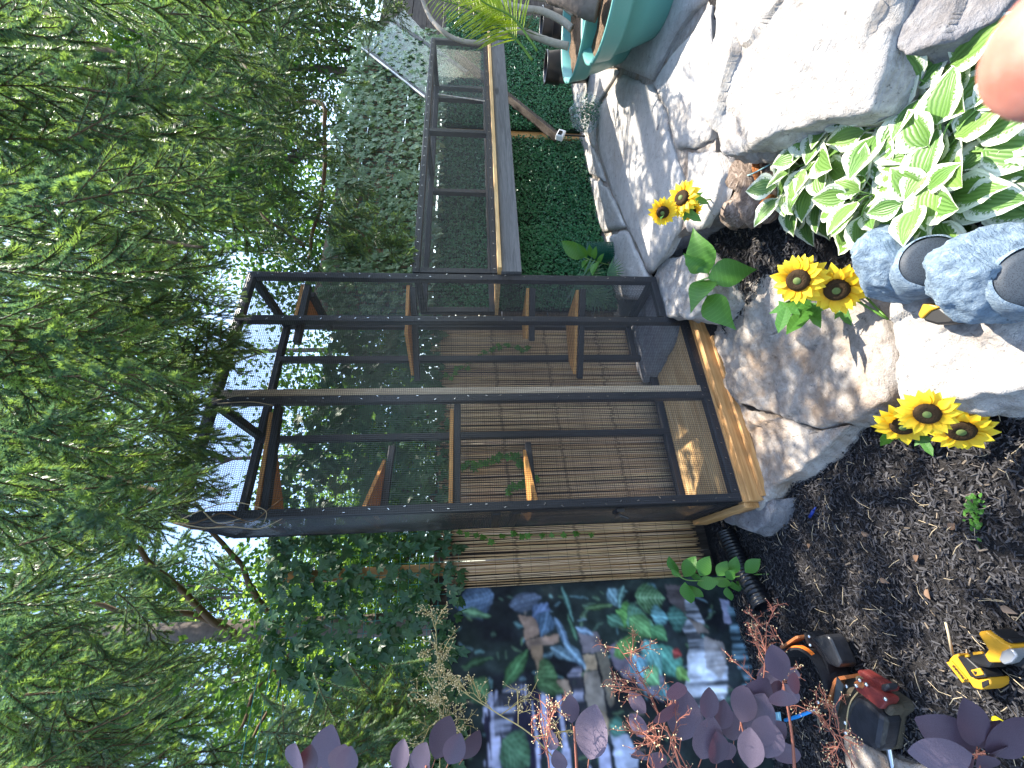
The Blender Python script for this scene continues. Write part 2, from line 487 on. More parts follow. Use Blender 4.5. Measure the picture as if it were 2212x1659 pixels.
# ------------------------------------------------------------------ mulch chips, straw, leaf litter
def chips(name, n, xr, yr, mat, lmin, lmax, seed, keep=None, tall=.0):
    r = np.random.default_rng(seed); b = MB(); sh = []
    for _ in range(n):
        x = r.uniform(*xr); y = r.uniform(*yr)
        if keep and not keep(x, y): continue
        L = r.uniform(lmin, lmax); W = L*r.uniform(.12, .32); T = L*r.uniform(.06, .16)
        z = ground_z(x, y)+r.uniform(.0, .014)
        a = r.uniform(0, 6.283); e = r.normal(0, .25)
        X = Vector((math.cos(a)*math.cos(e), math.sin(a)*math.cos(e), math.sin(e)))
        Y = Vector((-math.sin(a), math.cos(a), r.normal(0, .35))).normalized()
        Z = X.cross(Y)
        c = Vector((x, y, z)); k = r.uniform(.3, .9)
        v = [c-X*L/2-Y*W/2*k, c+X*L/2-Y*W/2, c+X*L/2*r.uniform(.8, 1.1)+Y*W/2*k, c-X*L/2*r.uniform(.8, 1.1)+Y*W/2]
        top = [p+Z*T for p in v]
        b.add(v+top, [(4, 5, 6, 7), (0, 1, 5, 4), (1, 2, 6, 5), (2, 3, 7, 6), (3, 0, 4, 7)])
        sh += [r.uniform(0, 1)]*5
    o = b.build(name, mat)
    at = o.data.attributes.new('shade', 'FLOAT', 'FACE')
    at.data.foreach_set('value', np.array(sh, dtype=np.float32))
    return tag(o, 'scattered shredded black mulch chips', kind='stuff')
def in_bed(x, y):
    return not (0.02 < x < .4 and -1.0 < y < -.0 and False)
chips('mulch', 36000, (-1.3, .45), (-1.05, .58), M['chip'], .006, .022, 3)
chips('mulch', 3500, (.75, 1.45), (-1.05, -.15), M['chip'], .008, .03, 4)
chips('mulch', 1800, (.1, .9), (-1.5, -.6), M['chip'], .008, .03, 5)
M['straw'] = simple('dry_straw', (.42, .34, .22), .7, .2, var=.4)
b = MB(); r = np.random.default_rng(11)
for _ in range(420):
    x = r.uniform(-1.2, .6); y = r.uniform(-1.0, .55); L = r.uniform(.02, .075); a = r.uniform(0, 6.28)
    z = ground_z(x, y)+.012
    p = Vector((x, y, z)); d = Vector((math.cos(a), math.sin(a), r.normal(0, .12)))*L
    q = p+d*.5+Vector((r.normal(0, .004), r.normal(0, .004), .004))
    b.tube([p, q, p+d], [.0008, .001, .0006], 4, caps=False)
tag(b.build('straw_litter', M['straw']), 'dry straw and needles strewn over the mulch', kind='stuff')
M['dryleaf'] = leafmat('dry_brown_leaf', (.14, .08, .05), (.22, .14, .09), (.30, .21, .14), .7, .1)

# ------------------------------------------------------------------ the wire cage
Z0 = .155; H = 2.44; W = 1.321; DP = .508; WC = 1.049; WB = .54; S = .038
catio = tag(empty('cage', (0, 0, Z0)), 'tall black framed wire mesh cat cage with orange corner shelves', 'cage')
def cbar(p, q, ax, name='frame_rail', w=S, h=S, mat=None, up=None, bev=.003):
    b = MB(); b.bar(p, q, w, h, up or ((0, 0, 1) if ax != 'z' else (0, 1, 0)))
    return b.build(name, mat or M['black_'+ax], catio, bevel=bev)
h2 = S/2; T = Z0+H
def post(x, y, z0, z1=None, **k): return cbar((x, y, z0), (x, y, (z1 or T)), 'z', 'post', **k)
post(h2, h2, Z0); post(WB, h2, Z0); post(WC-h2-.02, h2, Z0); post(W-h2, h2, Z0+.123)
post(h2, DP-h2, Z0); post(W-h2, DP-h2, Z0+.123)
pbx = at_b(1000, 942, DP-h2).x; post(pbx, DP-h2, Z0)
pcx = at_b(1000, 776, DP-h2).x; post(pcx, DP-h2, Z0+.1)
e = .0005
def rail(p, q, ax): return cbar(p, q, ax)
rail((S+e, h2, Z0+h2), (WB-h2-e, h2, Z0+h2), 'x'); rail((WB+h2+e, h2, Z0+h2), (WC-S-.02-e, h2, Z0+h2), 'x')
rail((WC-.02+e, h2, Z0+.123+h2), (W-S-e, h2, Z0+.123+h2), 'x')
for y in (h2, DP-h2):
    if y == h2:
        for x0, x1 in ((S, WB-h2), (WB+h2, WC-S-.02), (WC-.02, W-S)): rail((x0+e, y, T-h2), (x1-e, y, T-h2), 'x')
    else:
        for x0, x1 in ((S, pbx-h2), (pbx+h2, pcx-h2), (pcx+h2, W-S)): rail((x0+e, y, T-h2), (x1-e, y, T-h2), 'x')
rail((S+e, DP-h2, Z0+.02+h2), (pbx-h2-e, DP-h2, Z0+.02+h2), 'x'); rail((pbx+h2+e, DP-h2, Z0+.02+h2), (pcx-h2-e, DP-h2, Z0+.02+h2), 'x')
rail((pcx+h2+e, DP-h2, Z0+.123+h2), (W-S-e, DP-h2, Z0+.123+h2), 'x')
for x in (h2, W-h2):
    rail((x, S+e, T-h2), (x, DP-S-e, T-h2), 'y')
rail((h2, S+e, Z0+h2), (h2, DP-S-e, Z0+h2), 'y'); rail((W-h2, S+e, Z0+.123+h2), (W-h2, DP-S-e, Z0+.123+h2), 'y')
rail((WB, S+e, T-h2), (WB, DP-S-e, T-h2), 'y')
cbar((WB+h2+.001+.019, h2+.004, Z0+.04), (WB+h2+.001+.019, h2+.004, T-S-.002), 'z', 'unpainted_stud', .036, .036, M['stud'])
# door in the left side, with hinge rails and latch
door = []
for p, q, ax in (((h2-.006, S+.03, Z0+.06), (h2-.006, DP-S-.03, Z0+.06), 'y'), ((h2-.006, S+.03, 1.18), (h2-.006, DP-S-.03, 1.18), 'y'), ((h2-.006, S+.03, 1.27), (h2-.006, DP-S-.03, 1.27), 'y')):
    cbar(p, q, ax, 'door_rail')
cbar((h2-.006, S+.012, Z0+.08), (h2-.006, S+.012, 1.16), 'z', 'door_stile', .03, .03)
cbar((h2-.006, DP-S-.012, Z0+.08), (h2-.006, DP-S-.012, 1.16), 'z', 'door_stile', .03, .03)
b = MB(); zl = .70
b.box((-.022, .03, zl), (-.006, .10, zl+.035)); b.tube([(-.03, .05, zl+.018), (-.03, .115, zl+.018)], .007, 8); b.tube([(-.03, .055, zl+.018), (-.045, .055, zl-.02)], .006, 8)
b.build('latch', M['wire'], catio)
# natural base boards, with the lip the frame stands on
b = MB(); b.box((-.006, -.042, .068), (WC+.012, -.004, .148)); b.build('base_board', M['pine_x'], catio, bevel=.003)
b = MB(); b.box((-.004, -.003, .07), (WC+.01, .04, .1545)); b.build('base_sill', M['pine_x'], catio, bevel=.002)
b = MB(); b.box((-.03, -.002, .07), (-.005, DP, .152)); b.build('base_board', M['pine_y'], catio, bevel=.003)
b = MB(); b.box((.01, -.064, .060), (.86, -.0435, .095)); b.build('base_board', M['pine_x'], catio, bevel=.003)
# floor planks
ny = 4; y0 = .045; y1 = DP-.045
for k in range(ny):
    ya = y0+(y1-y0)*k/ny; yb = y0+(y1-y0)*(k+1)/ny-.003
    xb = 1.24 if k < 1 else (1.15 if k < 2 else (1.0 if k < 3 else .93))
    b = MB(); b.box((.042, ya, Z0+.004), (xb, yb, Z0+.022+.001*k)); b.build('floor_plank', M['floor'], catio, bevel=.002)
# shelves: a black bearer and an orange triangular board each
def shelf(z, p, q, tri, bars=()):
    cbar((p[0], p[1], z), (q[0], q[1], z), 'x', 'shelf_bearer', .034, .034)
    b = MB(); b.prism([(t[0], t[1]) for t in tri], z+.018, z+.036); b.build('corner_shelf', M['ply'], catio, bevel=.001)
    for u, v in bars: cbar((u[0], u[1], z), (v[0], v[1], z), 'x', 'shelf_bearer', .034, .034)
shelf(2.30, (.53, .06), (.045, .15), [(.50, .055), (.045, .12), (.045, .42)])
shelf(1.83, (.45, .45), (.045, .36), [(.36, .40), (.045, .08), (.045, .40)])
shelf(1.45, (.53, .06), (.045, .14), [(.50, .05), (.045, .08), (.045, .34)])
shelf(1.06, (.45, .45), (.045, .33), [(.40, .41), (.045, .08), (.045, .36)])
shelf(2.29, (1.27, .06), (.90, .075), [(1.04, .05), (1.278, .05), (1.278, .43)], [((1.26, .12), (1.26, .46))])
shelf(1.71, (1.27, .055), (.86, .43), [(1.275, .045), (.98, .10), (.88, .40), (1.1, .28)])
shelf(1.02, (1.27, .055), (1.03, .25), [(1.275, .06), (1.05, .26), (1.12, .36), (1.275, .36)])
shelf(.72, (1.27, .055), (.84, .38), [(1.275, .07), (.87, .38), (1.0, .45), (1.275, .40)])
# wire mesh
def meshpanel(o, ux, uy, lx, ly, name='wire_mesh', parent=None, step=.0095, rad=.00072, mat=None):
    o, ux, uy = Vector(o), Vector(ux).normalized(), Vector(uy).normalized(); nn = ux.cross(uy)
    b = MB()
    def wire(p, q, off):
        d = (q-p).normalized(); s = nn.cross(d)
        vs = []
        for base in (p, q):
            bb = base+nn*off
            vs += [bb+s*rad, bb-s*rad*.5+nn*rad*.87, bb-s*rad*.5-nn*rad*.87]
        b.add(vs, [(0, 1, 4, 3), (1, 2, 5, 4), (2, 0, 3, 5)])
    k = 0
    while k*step <= lx:
        wire(o+ux*k*step, o+ux*k*step+uy*ly, rad); k += 1
    k = 0
    while k*step <= ly:
        wire(o+uy*k*step, o+uy*k*step+ux*lx, -rad); k += 1
    return tag(b.build(name, mat or M['wire'], parent if parent else catio), kind='stuff')
meshpanel((.004, -.003, Z0+.004), (1, 0, 0), (0, 0, 1), WC-.028, H-.008)
meshpanel((WC-.018, -.0035, Z0+.128), (1, 0, 0), (0, 0, 1), W-WC+.014, H-.134)
meshpanel((-.003, .004, Z0+.004), (0, 1, 0), (0, 0, 1), DP-.008, H-.008, step=.0085)
meshpanel((W+.003, .004, 1.72), (0, 1, 0), (0, 0, 1), DP-.008, T-1.73)
meshpanel((W+.003, .004, Z0+.13), (0, 1, 0), (0, 0, 1), DP-.008, .9)
meshpanel((.004, .004, T+.003), (1, 0, 0), (0, 1, 0), W-.008, DP-.008)
# staples
b = MB(); r = np.random.default_rng(5)
for x in (.019, .54, 1.01, 1.302):
    for z in np.arange(Z0+.05 if x < 1.2 else Z0+.16, T-.03, .085):
        zz = z+r.uniform(-.02, .02); a = r.uniform(-.9, .9); xx = x+r.uniform(-.012, .012)
        d = Vector((math.sin(a), 0, math.cos(a)))*.005
        b.bar(Vector((xx, -.0062, zz))-d, Vector((xx, -.0062, zz))+d, .0014, .0016, (0, 1, 0))
for x in np.arange(.05, 1.0, .075):
    b.bar((x, -.0062, Z0+.02), (x+.004, -.0062, Z0+.028), .0014, .0016, (0, 1, 0))
tag(b.build('staples', M['staple'], catio), kind='stuff')

# ------------------------------------------------------------------ the tunnel
TX0, TX1, TZ0, TZ1, TD = 1.330, 3.96, 1.205, 1.71, .40
tun = tag(empty('wire_tunnel', (TX0, 0, TZ0)), 'long black framed wire mesh walkway leaving the right side of the cage', 'tunnel')
def tbar(p, q, ax, name='frame_rail', mat=None, w=S, h=S, bev=.003):
    b = MB(); b.bar(p, q, w, h, (0, 0, 1) if ax != 'z' else (0, 1, 0)); return b.build(name, mat or M['black_'+ax], tun, bevel=bev)
fz = TZ0+.022
for y in (h2, TD-h2):
    tbar((TX0, y, TZ1-h2), (TX1, y, TZ1-h2), 'x'); tbar((TX0, y, fz+h2), (TX1, y, fz+h2), 'x')
def tpost(x, y): tbar((x, y, fz+S+e), (x, y, TZ1-S-e), 'z', 'post')
xm = at_b(1000, 288, h2).x
for x in (TX0+h2, xm, TX1-h2): tpost(x, h2)
for px_ in (416, 216): tpost(at_b(1000, px_, TD-h2).x, TD-h2)
tpost(TX1-h2, TD-h2); tpost(TX0+h2, TD-h2)
for x in (TX0+h2, xm, TX1-h2):
    tbar((x, S+e, TZ1-h2), (x, TD-S-e, TZ1-h2), 'y')
b = MB(); b.box((TX0, -.05, TZ0), (TX1+.05, TD, fz-.0005)); b.build('floor_board', M['floor'], tun, bevel=.001)
b = MB(); b.box((TX0-.002, -.020, TZ0-.118), (TX1-.02, .016, TZ0-.0005)); b.build('side_board', M['grey_x'], tun, bevel=.003)
meshpanel((TX0+.003, -.003, fz+.003), (1, 0, 0), (0, 0, 1), TX1-TX0-.006, TZ1-fz-.006, parent=tun)
meshpanel((TX0+.003, .003, TZ1+.003), (1, 0, 0), (0, 1, 0), TX1-TX0-.006, TD-.006, parent=tun, step=.0127)
b = MB(); r = np.random.default_rng(6)
for x in np.arange(TX0+.03, TX1, .1):
    for z in (fz+.018, TZ1-.018):
        a = r.uniform(-.9, .9); d = Vector((math.sin(a), 0, math.cos(a)))*.005
        b.bar(Vector((x, -.0062, z))-d, Vector((x, -.0062, z))+d, .0016, .0016, (0, 1, 0))
tag(b.build('staples', M['staple'], tun), kind='stuff')
def glassmat(name, tint, alpha):
    t = NT(name)
    g = t.n('ShaderNodeBsdfGlossy'); g.inputs['Roughness'].default_value = .03; g.inputs['Color'].default_value = (1, 1, 1, 1)
    tr = t.n('ShaderNodeBsdfTransparent'); tr.inputs[0].default_value = rgb(tint)
    df = t.n('ShaderNodeBsdfDiffuse'); df.inputs[0].default_value = (.55, .62, .66, 1)
    lw = t.n('ShaderNodeLayerWeight'); lw.inputs[0].default_value = .25; fr = t.n('ShaderNodeMath'); fr.operation = 'MULTIPLY'; fr.inputs[1].default_value = .12; t.l(lw.outputs['Facing'], fr.inputs[0])
    m1 = t.n('ShaderNodeMixShader'); m1.inputs[0].default_value = alpha
    t.l(tr.outputs[0], m1.inputs[1]); t.l(df.outputs[0], m1.inputs[2])
    m2 = t.n('ShaderNodeMixShader'); t.l(fr.outputs[0], m2.inputs[0]); t.l(m1.outputs[0], m2.inputs[1]); t.l(g.outputs[0], m2.inputs[2])
    t.l(m2.outputs[0], t.out.inputs[0]); return t.m
M['clear'] = glassmat('clear_plastic', (.88, .93, .93), .035)
M['bagfilm'] = glassmat('thin_bag_film', (.92, .95, .95), .10)
c4 = [at_b(944, 104, .33), at_b(1060, 112, .33), at_b(1063, 221, .33), at_b(946, 203, .33)]
b = MB()
n_ = Vector((0, .006, 0)); b.add(c4+[p+n_ for p in c4], [(0, 1, 2, 3), (7, 6, 5, 4), (0, 4, 5, 1), (1, 5, 6, 2), (2, 6, 7, 3), (3, 7, 4, 0)])
b.build('clear_panel', M['clear'], tun)
M['white'] = simple('white_plastic', (.8, .8, .8), .4)
b = MB()
for i in (1, 2):
    b.bar(c4[i], c4[(i+1) % 4], .006, .006)
b.build('panel_edge', M['white'], tun)

# ------------------------------------------------------------------ lean-to pane, its rafters, the brace
pane = tag(empty('clear_roof_pane', at_b(900, 130, .52)), 'slanting clear plastic roof sheet behind the end of the walkway', 'roof pane')
q4 = [at_b(782, 106, .56), at_b(918, 212, .56), at_b(1000, 160, .56), at_b(872, 20, .56)]
b = MB(); n_ = Vector((.2, .5, .5)).normalized()*.006
b.add(q4+[p+n_ for p in q4], [(0, 1, 2, 3), (7, 6, 5, 4), (0, 4, 5, 1), (1, 5, 6, 2), (2, 6, 7, 3), (3, 7, 4, 0)])
b.build('sheet', M['clear'], pane)
b = MB(); b.bar(q4[0]-Vector((0, .012, 0)), q4[1]-Vector((0, .012, 0)), .012, .012); b.build('edge_strip', M['white'], pane)
b = MB(); dn = Vector((0, .01, -.035)); b.bar(q4[0]+dn, q4[1]+dn, .05, .03, (0, 1, 0)); b.build('rafter', M['grey_x'], pane)
b = MB(); b.bar(at_b(845, 50, .60), at_b(1010, 165, .60), .045, .09, (0, 1, 0)); b.build('rafter', M['grey_x'], pane)
b = MB(); b.bar(at_b(985, 120, .55), at_b(1203, 297, .55), .04, .085, (0, 1, 0))
tag(b.build('timber_brace', M['dark_x'], bevel=.004), 'dark diagonal timber brace leaning on the hedge panels under the walkway', 'timber')

# ------------------------------------------------------------------ fence behind everything
WY = .64
def fpost(px, py, z0, z1, w, mat, label):
    x = at_b(px, py, WY).x
    b = MB(); b.bar((x, WY+.03, z0), (x, WY+.03, z1), w, .06, (0, 1, 0))
    return tag(b.build('fence_post', mat, bevel=.003), label, 'post')
fpost(1170, 291, .2, 1.75, .10, M['pine_z'], 'pale wooden fence post between the boxwood panels under the walkway')
fpost(1110, 108, .2, 1.75, .09, M['pine_z'], 'wooden fence post behind the far end of the walkway')
fpost(1170, 612, .15, 1.80, .16, M['pine_z'], 'orange wooden fence post between the reed screen and the boxwood')
fpost(800, 1238, .2, 2.42, .06, M['pine_z'], 'wooden fence post showing through the left ivy')
# dark space behind the far fence: a shed wall of weathered boards
shed = tag(empty('shed', (6.3, .9, .2)), 'dark weathered board shed at the far right behind the pots', 'shed')
for k in range(12):
    b = MB(); z = .2+k*.19; b.box((5.0, .70+.004*(k % 2), z), (7.4, .74+.004*(k % 2), z+.185)); b.build('board', M['dark_x'], shed, bevel=.003)

bf = tag(empty('board_fence', (-2.2, .68, 0)), 'dark board backing added behind the reeds and the waterfall banner to block sky light', 'fence')  # added boards: keep sky light out of the gaps between reeds
for k in range(27):
    x = -2.2+k*.137
    b = MB(); b.box((x, .665+.006*(k % 2), -.05), (x+.132, .685+.006*(k % 2), 1.60+.01*(k % 3))); b.build('board', M['dark_z'], bf, bevel=.002)

bf2 = tag(empty('board_fence', (1.5, .68, .3)), 'tan board fence showing through the pale ivy above the walkway', 'fence')
M['fencetan'] = woodmat('weathered_tan_fence_board', (.16, .11, .075), (.25, .18, .125), (.33, .26, .19), 'x', .75)
for k in range(13):
    z = .3+k*.172+(.01 if k > 7 else 0)
    b = MB(); b.box((1.50, .665+.006*(k % 2), z), (4.9, .685+.006*(k % 2), z+.165)); b.build('board', M['fencetan'], bf2, bevel=.002)

# ------------------------------------------------------------------ reed screen: every reed a part
def reedmat():
    t = NT('bamboo_reed')
    r = t.rand()
    col = t.ramp(r, [(0, (.36, .20, .095)), (.25, (.58, .38, .19)), (.5, (.70, .51, .29)), (.75, (.64, .45, .30)), (1, (.44, .27, .15))])
    n = t.noise(t.coords('Object', (60, 60, 3)), 3, 5, .6)
    col = t.mix(t.ramp(n, [(.45, 0), (.75, .6)]), col, (.15, .09, .05))
    w = t.n('ShaderNodeTexWave'); t.l(t.coords('Object'), w.inputs['Vector']); w.bands_direction = 'Z'; w.inputs['Scale'].default_value = 1.3; w.inputs['Distortion'].default_value = .4
    col = t.mix(t.ramp(w.outputs['Fac'], [(.0, .6), (.012, 0)]), col, (.10, .06, .035))
    return t.done(col, .38, .5, t.bump(n, .3, .002))
M['reed'] = reedmat()
M['thread'] = simple('dark_binding_wire', (.03, .025, .02), .6)
screen = tag(empty('reed_screen', (-.30, .60, .1)), 'split bamboo reed screen standing between the waterfall banner and the cage', 'reed screen')
xa, xb_ = -.292, 1.42
rx = xa; k = 0; r = np.random.default_rng(21)
reedm = []
for v in range(8):
    b = MB(); rr = random.Random(v); pts = []; rad = []
    bow = rr.uniform(-.006, .006); ph = rr.uniform(0, 6)
    for i in range(8):
        t = i/7; pts.append((bow*math.sin(t*3.1+ph), .003*math.sin(t*5+ph), t)); rad.append(.0032*(1-.18*t))
    b.tube(pts, rad, 6); reedm.append(b.mesh('reed', M['reed'], True))
while rx < xb_:
    f = (rx-xa)/(xb_-xa)
    zt = 1.525+.155*f+r.normal(0, .006); zb = .10+.02*f+r.normal(0, .012)
    o = link('reed', reedm[int(r.integers(0, 8))], screen)
    w_ = r.uniform(.75, 1.2)
    lean = r.normal(0, .0035)
    mt = Matrix.Translation((rx, .605+r.uniform(-.002, .003), zb)) @ Matrix(((1, 0, lean, 0), (0, 1, 0, 0), (0, 0, 1, 0), (0, 0, 0, 1))) @ Matrix.Rotation(r.uniform(0, 6.28), 4, 'Z') @ Matrix.Diagonal((w_, w_, zt-zb, 1))
    o.matrix_local = Matrix.Translation(-screen.location) @ mt
    rx += .0058*w_+r.uniform(.0, .0016); k += 1
b = MB()
for z in np.arange(.22, 1.5, .105):
    pts = [(x, .598, z+.155*.0+.012*math.sin(x*3+z*9)+.06*(x-xa)/1.7*z/1.5) for x in np.arange(xa, xb_, .05)]
    b.tube(pts, .0007, 3, caps=False)
tag(b.build('binding_wire', M['thread'], screen), kind='stuff')

# ------------------------------------------------------------------ leaf meshes
def flatleaf(outline, bend=.2, fold=.15, seed=0):
    """outline: half widths along a unit length; returns verts, faces, uvs (x along, y across, z up)"""
    n = len(outline); vs = []; fs = []; uv = []
    for i, w in enumerate(outline):
        t = i/(n-1)
        for s in (-1, -.5, 0, .5, 1):
            vs.append((t, s*w, -bend*t*t + fold*abs(s)*w)); uv.append((.5+.5*s, t))
    for i in range(n-1):
        for j in range(4):
            a = i*5+j; fs.append((a, a+1, a+6, a+5))
    return vs, fs, uv
def leafmesh(name, outline, mats, bend=.2, fold=.15, stem=0):
    b = MB(); v, f, u = flatleaf(outline, bend, fold); b.add(v, f, 0, u)
    if stem: b.tube([(-stem, 0, .0), (0, 0, 0), (.2, 0, -.01)], .012, 4, caps=False)
    return b.mesh(name, mats, True)
def ivymesh(name, mat, seed):
    rr = random.Random(seed)
    ang = [(-180, .18), (-140, .42), (-105, .50), (-75, .33), (-45, .60), (-20, .42), (0, .82), (20, .42), (45, .60), (75, .33), (105, .50), (140, .42)]
    b = MB(); vs = [(0, 0, 0)]; uv = [(.5, .3)]
    cup = rr.uniform(-.5, .1)
    for a, rad in ang:
        rad *= rr.uniform(.9, 1.1); a = math.radians(a+rr.uniform(-5, 5))
        vs.append((rad*math.cos(a), rad*math.sin(a), cup*rad*rad+rr.uniform(-.05, .05))); uv.append((.5+.5*rad*math.sin(a), .5+.5*rad*math.cos(a)))
    n = len(ang)
    b.add(vs, [(0, i+1, (i+1) % n+1) for i in range(n)], 0, uv)
    return b.mesh(name, mat, False)
def rotto(xdir, zdir):
    X = Vector(xdir).normalized(); Z = Vector(zdir); Z = (Z-X*Z.dot(X)).normalized(); Y = Z.cross(X)
    return Matrix((X, Y, Z)).transposed().to_4x4()
def ivy_panel(label, x0, x1, zb, zt, mat, seed, nrest=160, y=.60, size=(.05, .085), dens=420, lat=True):
    r = np.random.default_rng(seed)
    p = tag(empty('ivy_screen', (x0, y, zb(x0))), label, 'ivy screen')
    ms = [ivymesh('leaf', mat, seed*10+i) for i in range(5)]
    n = int((x1-x0)*.85*dens)
    rest = MB()
    for i in range(n):
        x = r.uniform(x0, x1); z = r.uniform(zb(x)-.02, zt(x)+.03)
        s = r.uniform(*size)*(1 if i < 300 else .92)
        xd = Vector((r.normal(0, .55), r.normal(-.1, .25), -1)); zd = Vector((r.normal(0, .45), -1, r.normal(.25, .4)))
        mt = Matrix.Translation((x, y-r.uniform(.0, .045), z)) @ rotto(xd, zd) @ Matrix.Scale(s, 4)
        if i < 300:
            o = link('leaf', ms[i % 5], p); o.matrix_local = Matrix.Translation(-p.location) @ mt
        else:
            me = ms[i % 5]
            rest.add([mt @ v.co for v in me.vertices], [tuple(f.vertices) for f in me.polygons], 0, [(.5, .5)]*len(me.vertices))
    if rest.v: tag(rest.build('leaves', mat, p), kind='stuff')
    if lat:
        b = MB()
        for x in np.arange(x0, x1, .052):
            b.bar((x, y+.012, zb(x)), (x, y+.012, zt(x)), .003, .003, (0, 1, 0))
        for z in np.arange(min(zb(x0), zb(x1)), max(zt(x0), zt(x1)), .052):
            b.bar((x0, y+.016, z), (x1, y+.016, z), .003, .003, (0, 1, 0))
        b.build('lattice', M['lattice'], p)
    return p
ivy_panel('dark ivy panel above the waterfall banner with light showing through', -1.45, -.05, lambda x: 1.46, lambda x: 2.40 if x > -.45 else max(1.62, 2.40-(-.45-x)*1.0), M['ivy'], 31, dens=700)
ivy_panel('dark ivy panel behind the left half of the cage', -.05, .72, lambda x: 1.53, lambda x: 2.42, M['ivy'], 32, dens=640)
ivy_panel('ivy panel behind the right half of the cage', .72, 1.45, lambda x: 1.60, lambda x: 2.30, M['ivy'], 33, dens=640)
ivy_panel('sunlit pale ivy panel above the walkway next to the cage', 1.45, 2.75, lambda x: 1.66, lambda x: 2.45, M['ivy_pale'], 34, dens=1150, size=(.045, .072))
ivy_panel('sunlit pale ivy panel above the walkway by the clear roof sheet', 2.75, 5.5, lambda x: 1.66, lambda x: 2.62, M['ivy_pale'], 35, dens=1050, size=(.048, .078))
# strands of ivy hanging over the reeds
def strand(label, pts, n, s, seed):
    r = np.random.default_rng(seed)
    p = tag(empty('ivy_strand', pts[0]), label, 'ivy strand')
    b = MB(); b.tube(pts, .0015, 4); b.build('stem', M['green'], p)
    ms = [ivymesh('leaf', M['green'], 900+seed*3+i) for i in range(3)]
    for i in range(n):
        t = (i+.5)/n*(len(pts)-1); k = min(int(t), len(pts)-2); c = Vector(pts[k]).lerp(Vector(pts[k+1]), t-k)
        o = link('leaf', ms[i % 3], p)
        mt = Matrix.Translation(c+Vector((r.normal(0, .012), -r.uniform(.003, .02), r.normal(0, .012)))) @ rotto((r.normal(0, .6), 0, -1), (r.normal(0, .4), -1, .3)) @ Matrix.Scale(s*r.uniform(.8, 1.2), 4)
        o.matrix_local = Matrix.Translation(-p.location) @ mt
def bz(*q): return [at_b(x, y, .585) for x, y in q]
strand('short ivy strand hanging over the reed screen left of the cage door', bz((985, 1150), (1060, 1158), (1160, 1156), (1285, 1150)), 14, .036, 1)
strand('ivy strand on the reeds seen through the left cage panel', bz((990, 1010), (1040, 1000), (1110, 985), (1150, 1040), (1090, 1060)), 46, .042, 2)
strand('ivy strand on the reeds seen through the right cage panel', bz((960, 820), (1030, 770), (1090, 745), (1140, 760)), 30, .04, 3)

# ------------------------------------------------------------------ boxwood hedge panels
def boxpanel(label, x0, x1, z0, z1, seed, n):
    r = np.random.default_rng(seed)
    p = tag(empty('boxwood_panel', (x0, .6, z0)), label, 'hedge panel', 'artificial boxwood panels on the fence')
    b = MB(); b.box((x0, .622, z0), (x1, .635, z1)); b.build('backing', M['backing'], p)
    b = MB()
    for _ in range(n):
        x = r.uniform(x0, x1); z = r.uniform(z0, z1); y = .62-r.uniform(0, .045)
        s = r.uniform(.008, .017)
        mt = Matrix.Translation((x, y, z)) @ rotto((r.normal(0, 1), r.normal(-.3, .3), r.normal(0, 1)), (r.normal(0, .6), -1, r.normal(.3, .6)))
        b.add([mt @ Vector(v)*1 for v in ((-s, 0, 0), (0, -s*.55, .002), (s, 0, -.003), (0, s*.55, .002))], [(0, 1, 2), (0, 2, 3)], 0)
    tag(b.build('leaves', M['box'], p), kind='stuff')
boxpanel('green artificial boxwood panel nearest the cage under the walkway', 1.54, 2.42, .29, 1.66, 41, 11000)
boxpanel('green artificial boxwood panel left of the bag of greenery', 2.44, 3.60, .29, 1.66, 42, 12000)
boxpanel('dark green artificial boxwood panel behind the timber brace and black pots', 3.74, 6.0, .30, 1.66, 43, 17000)

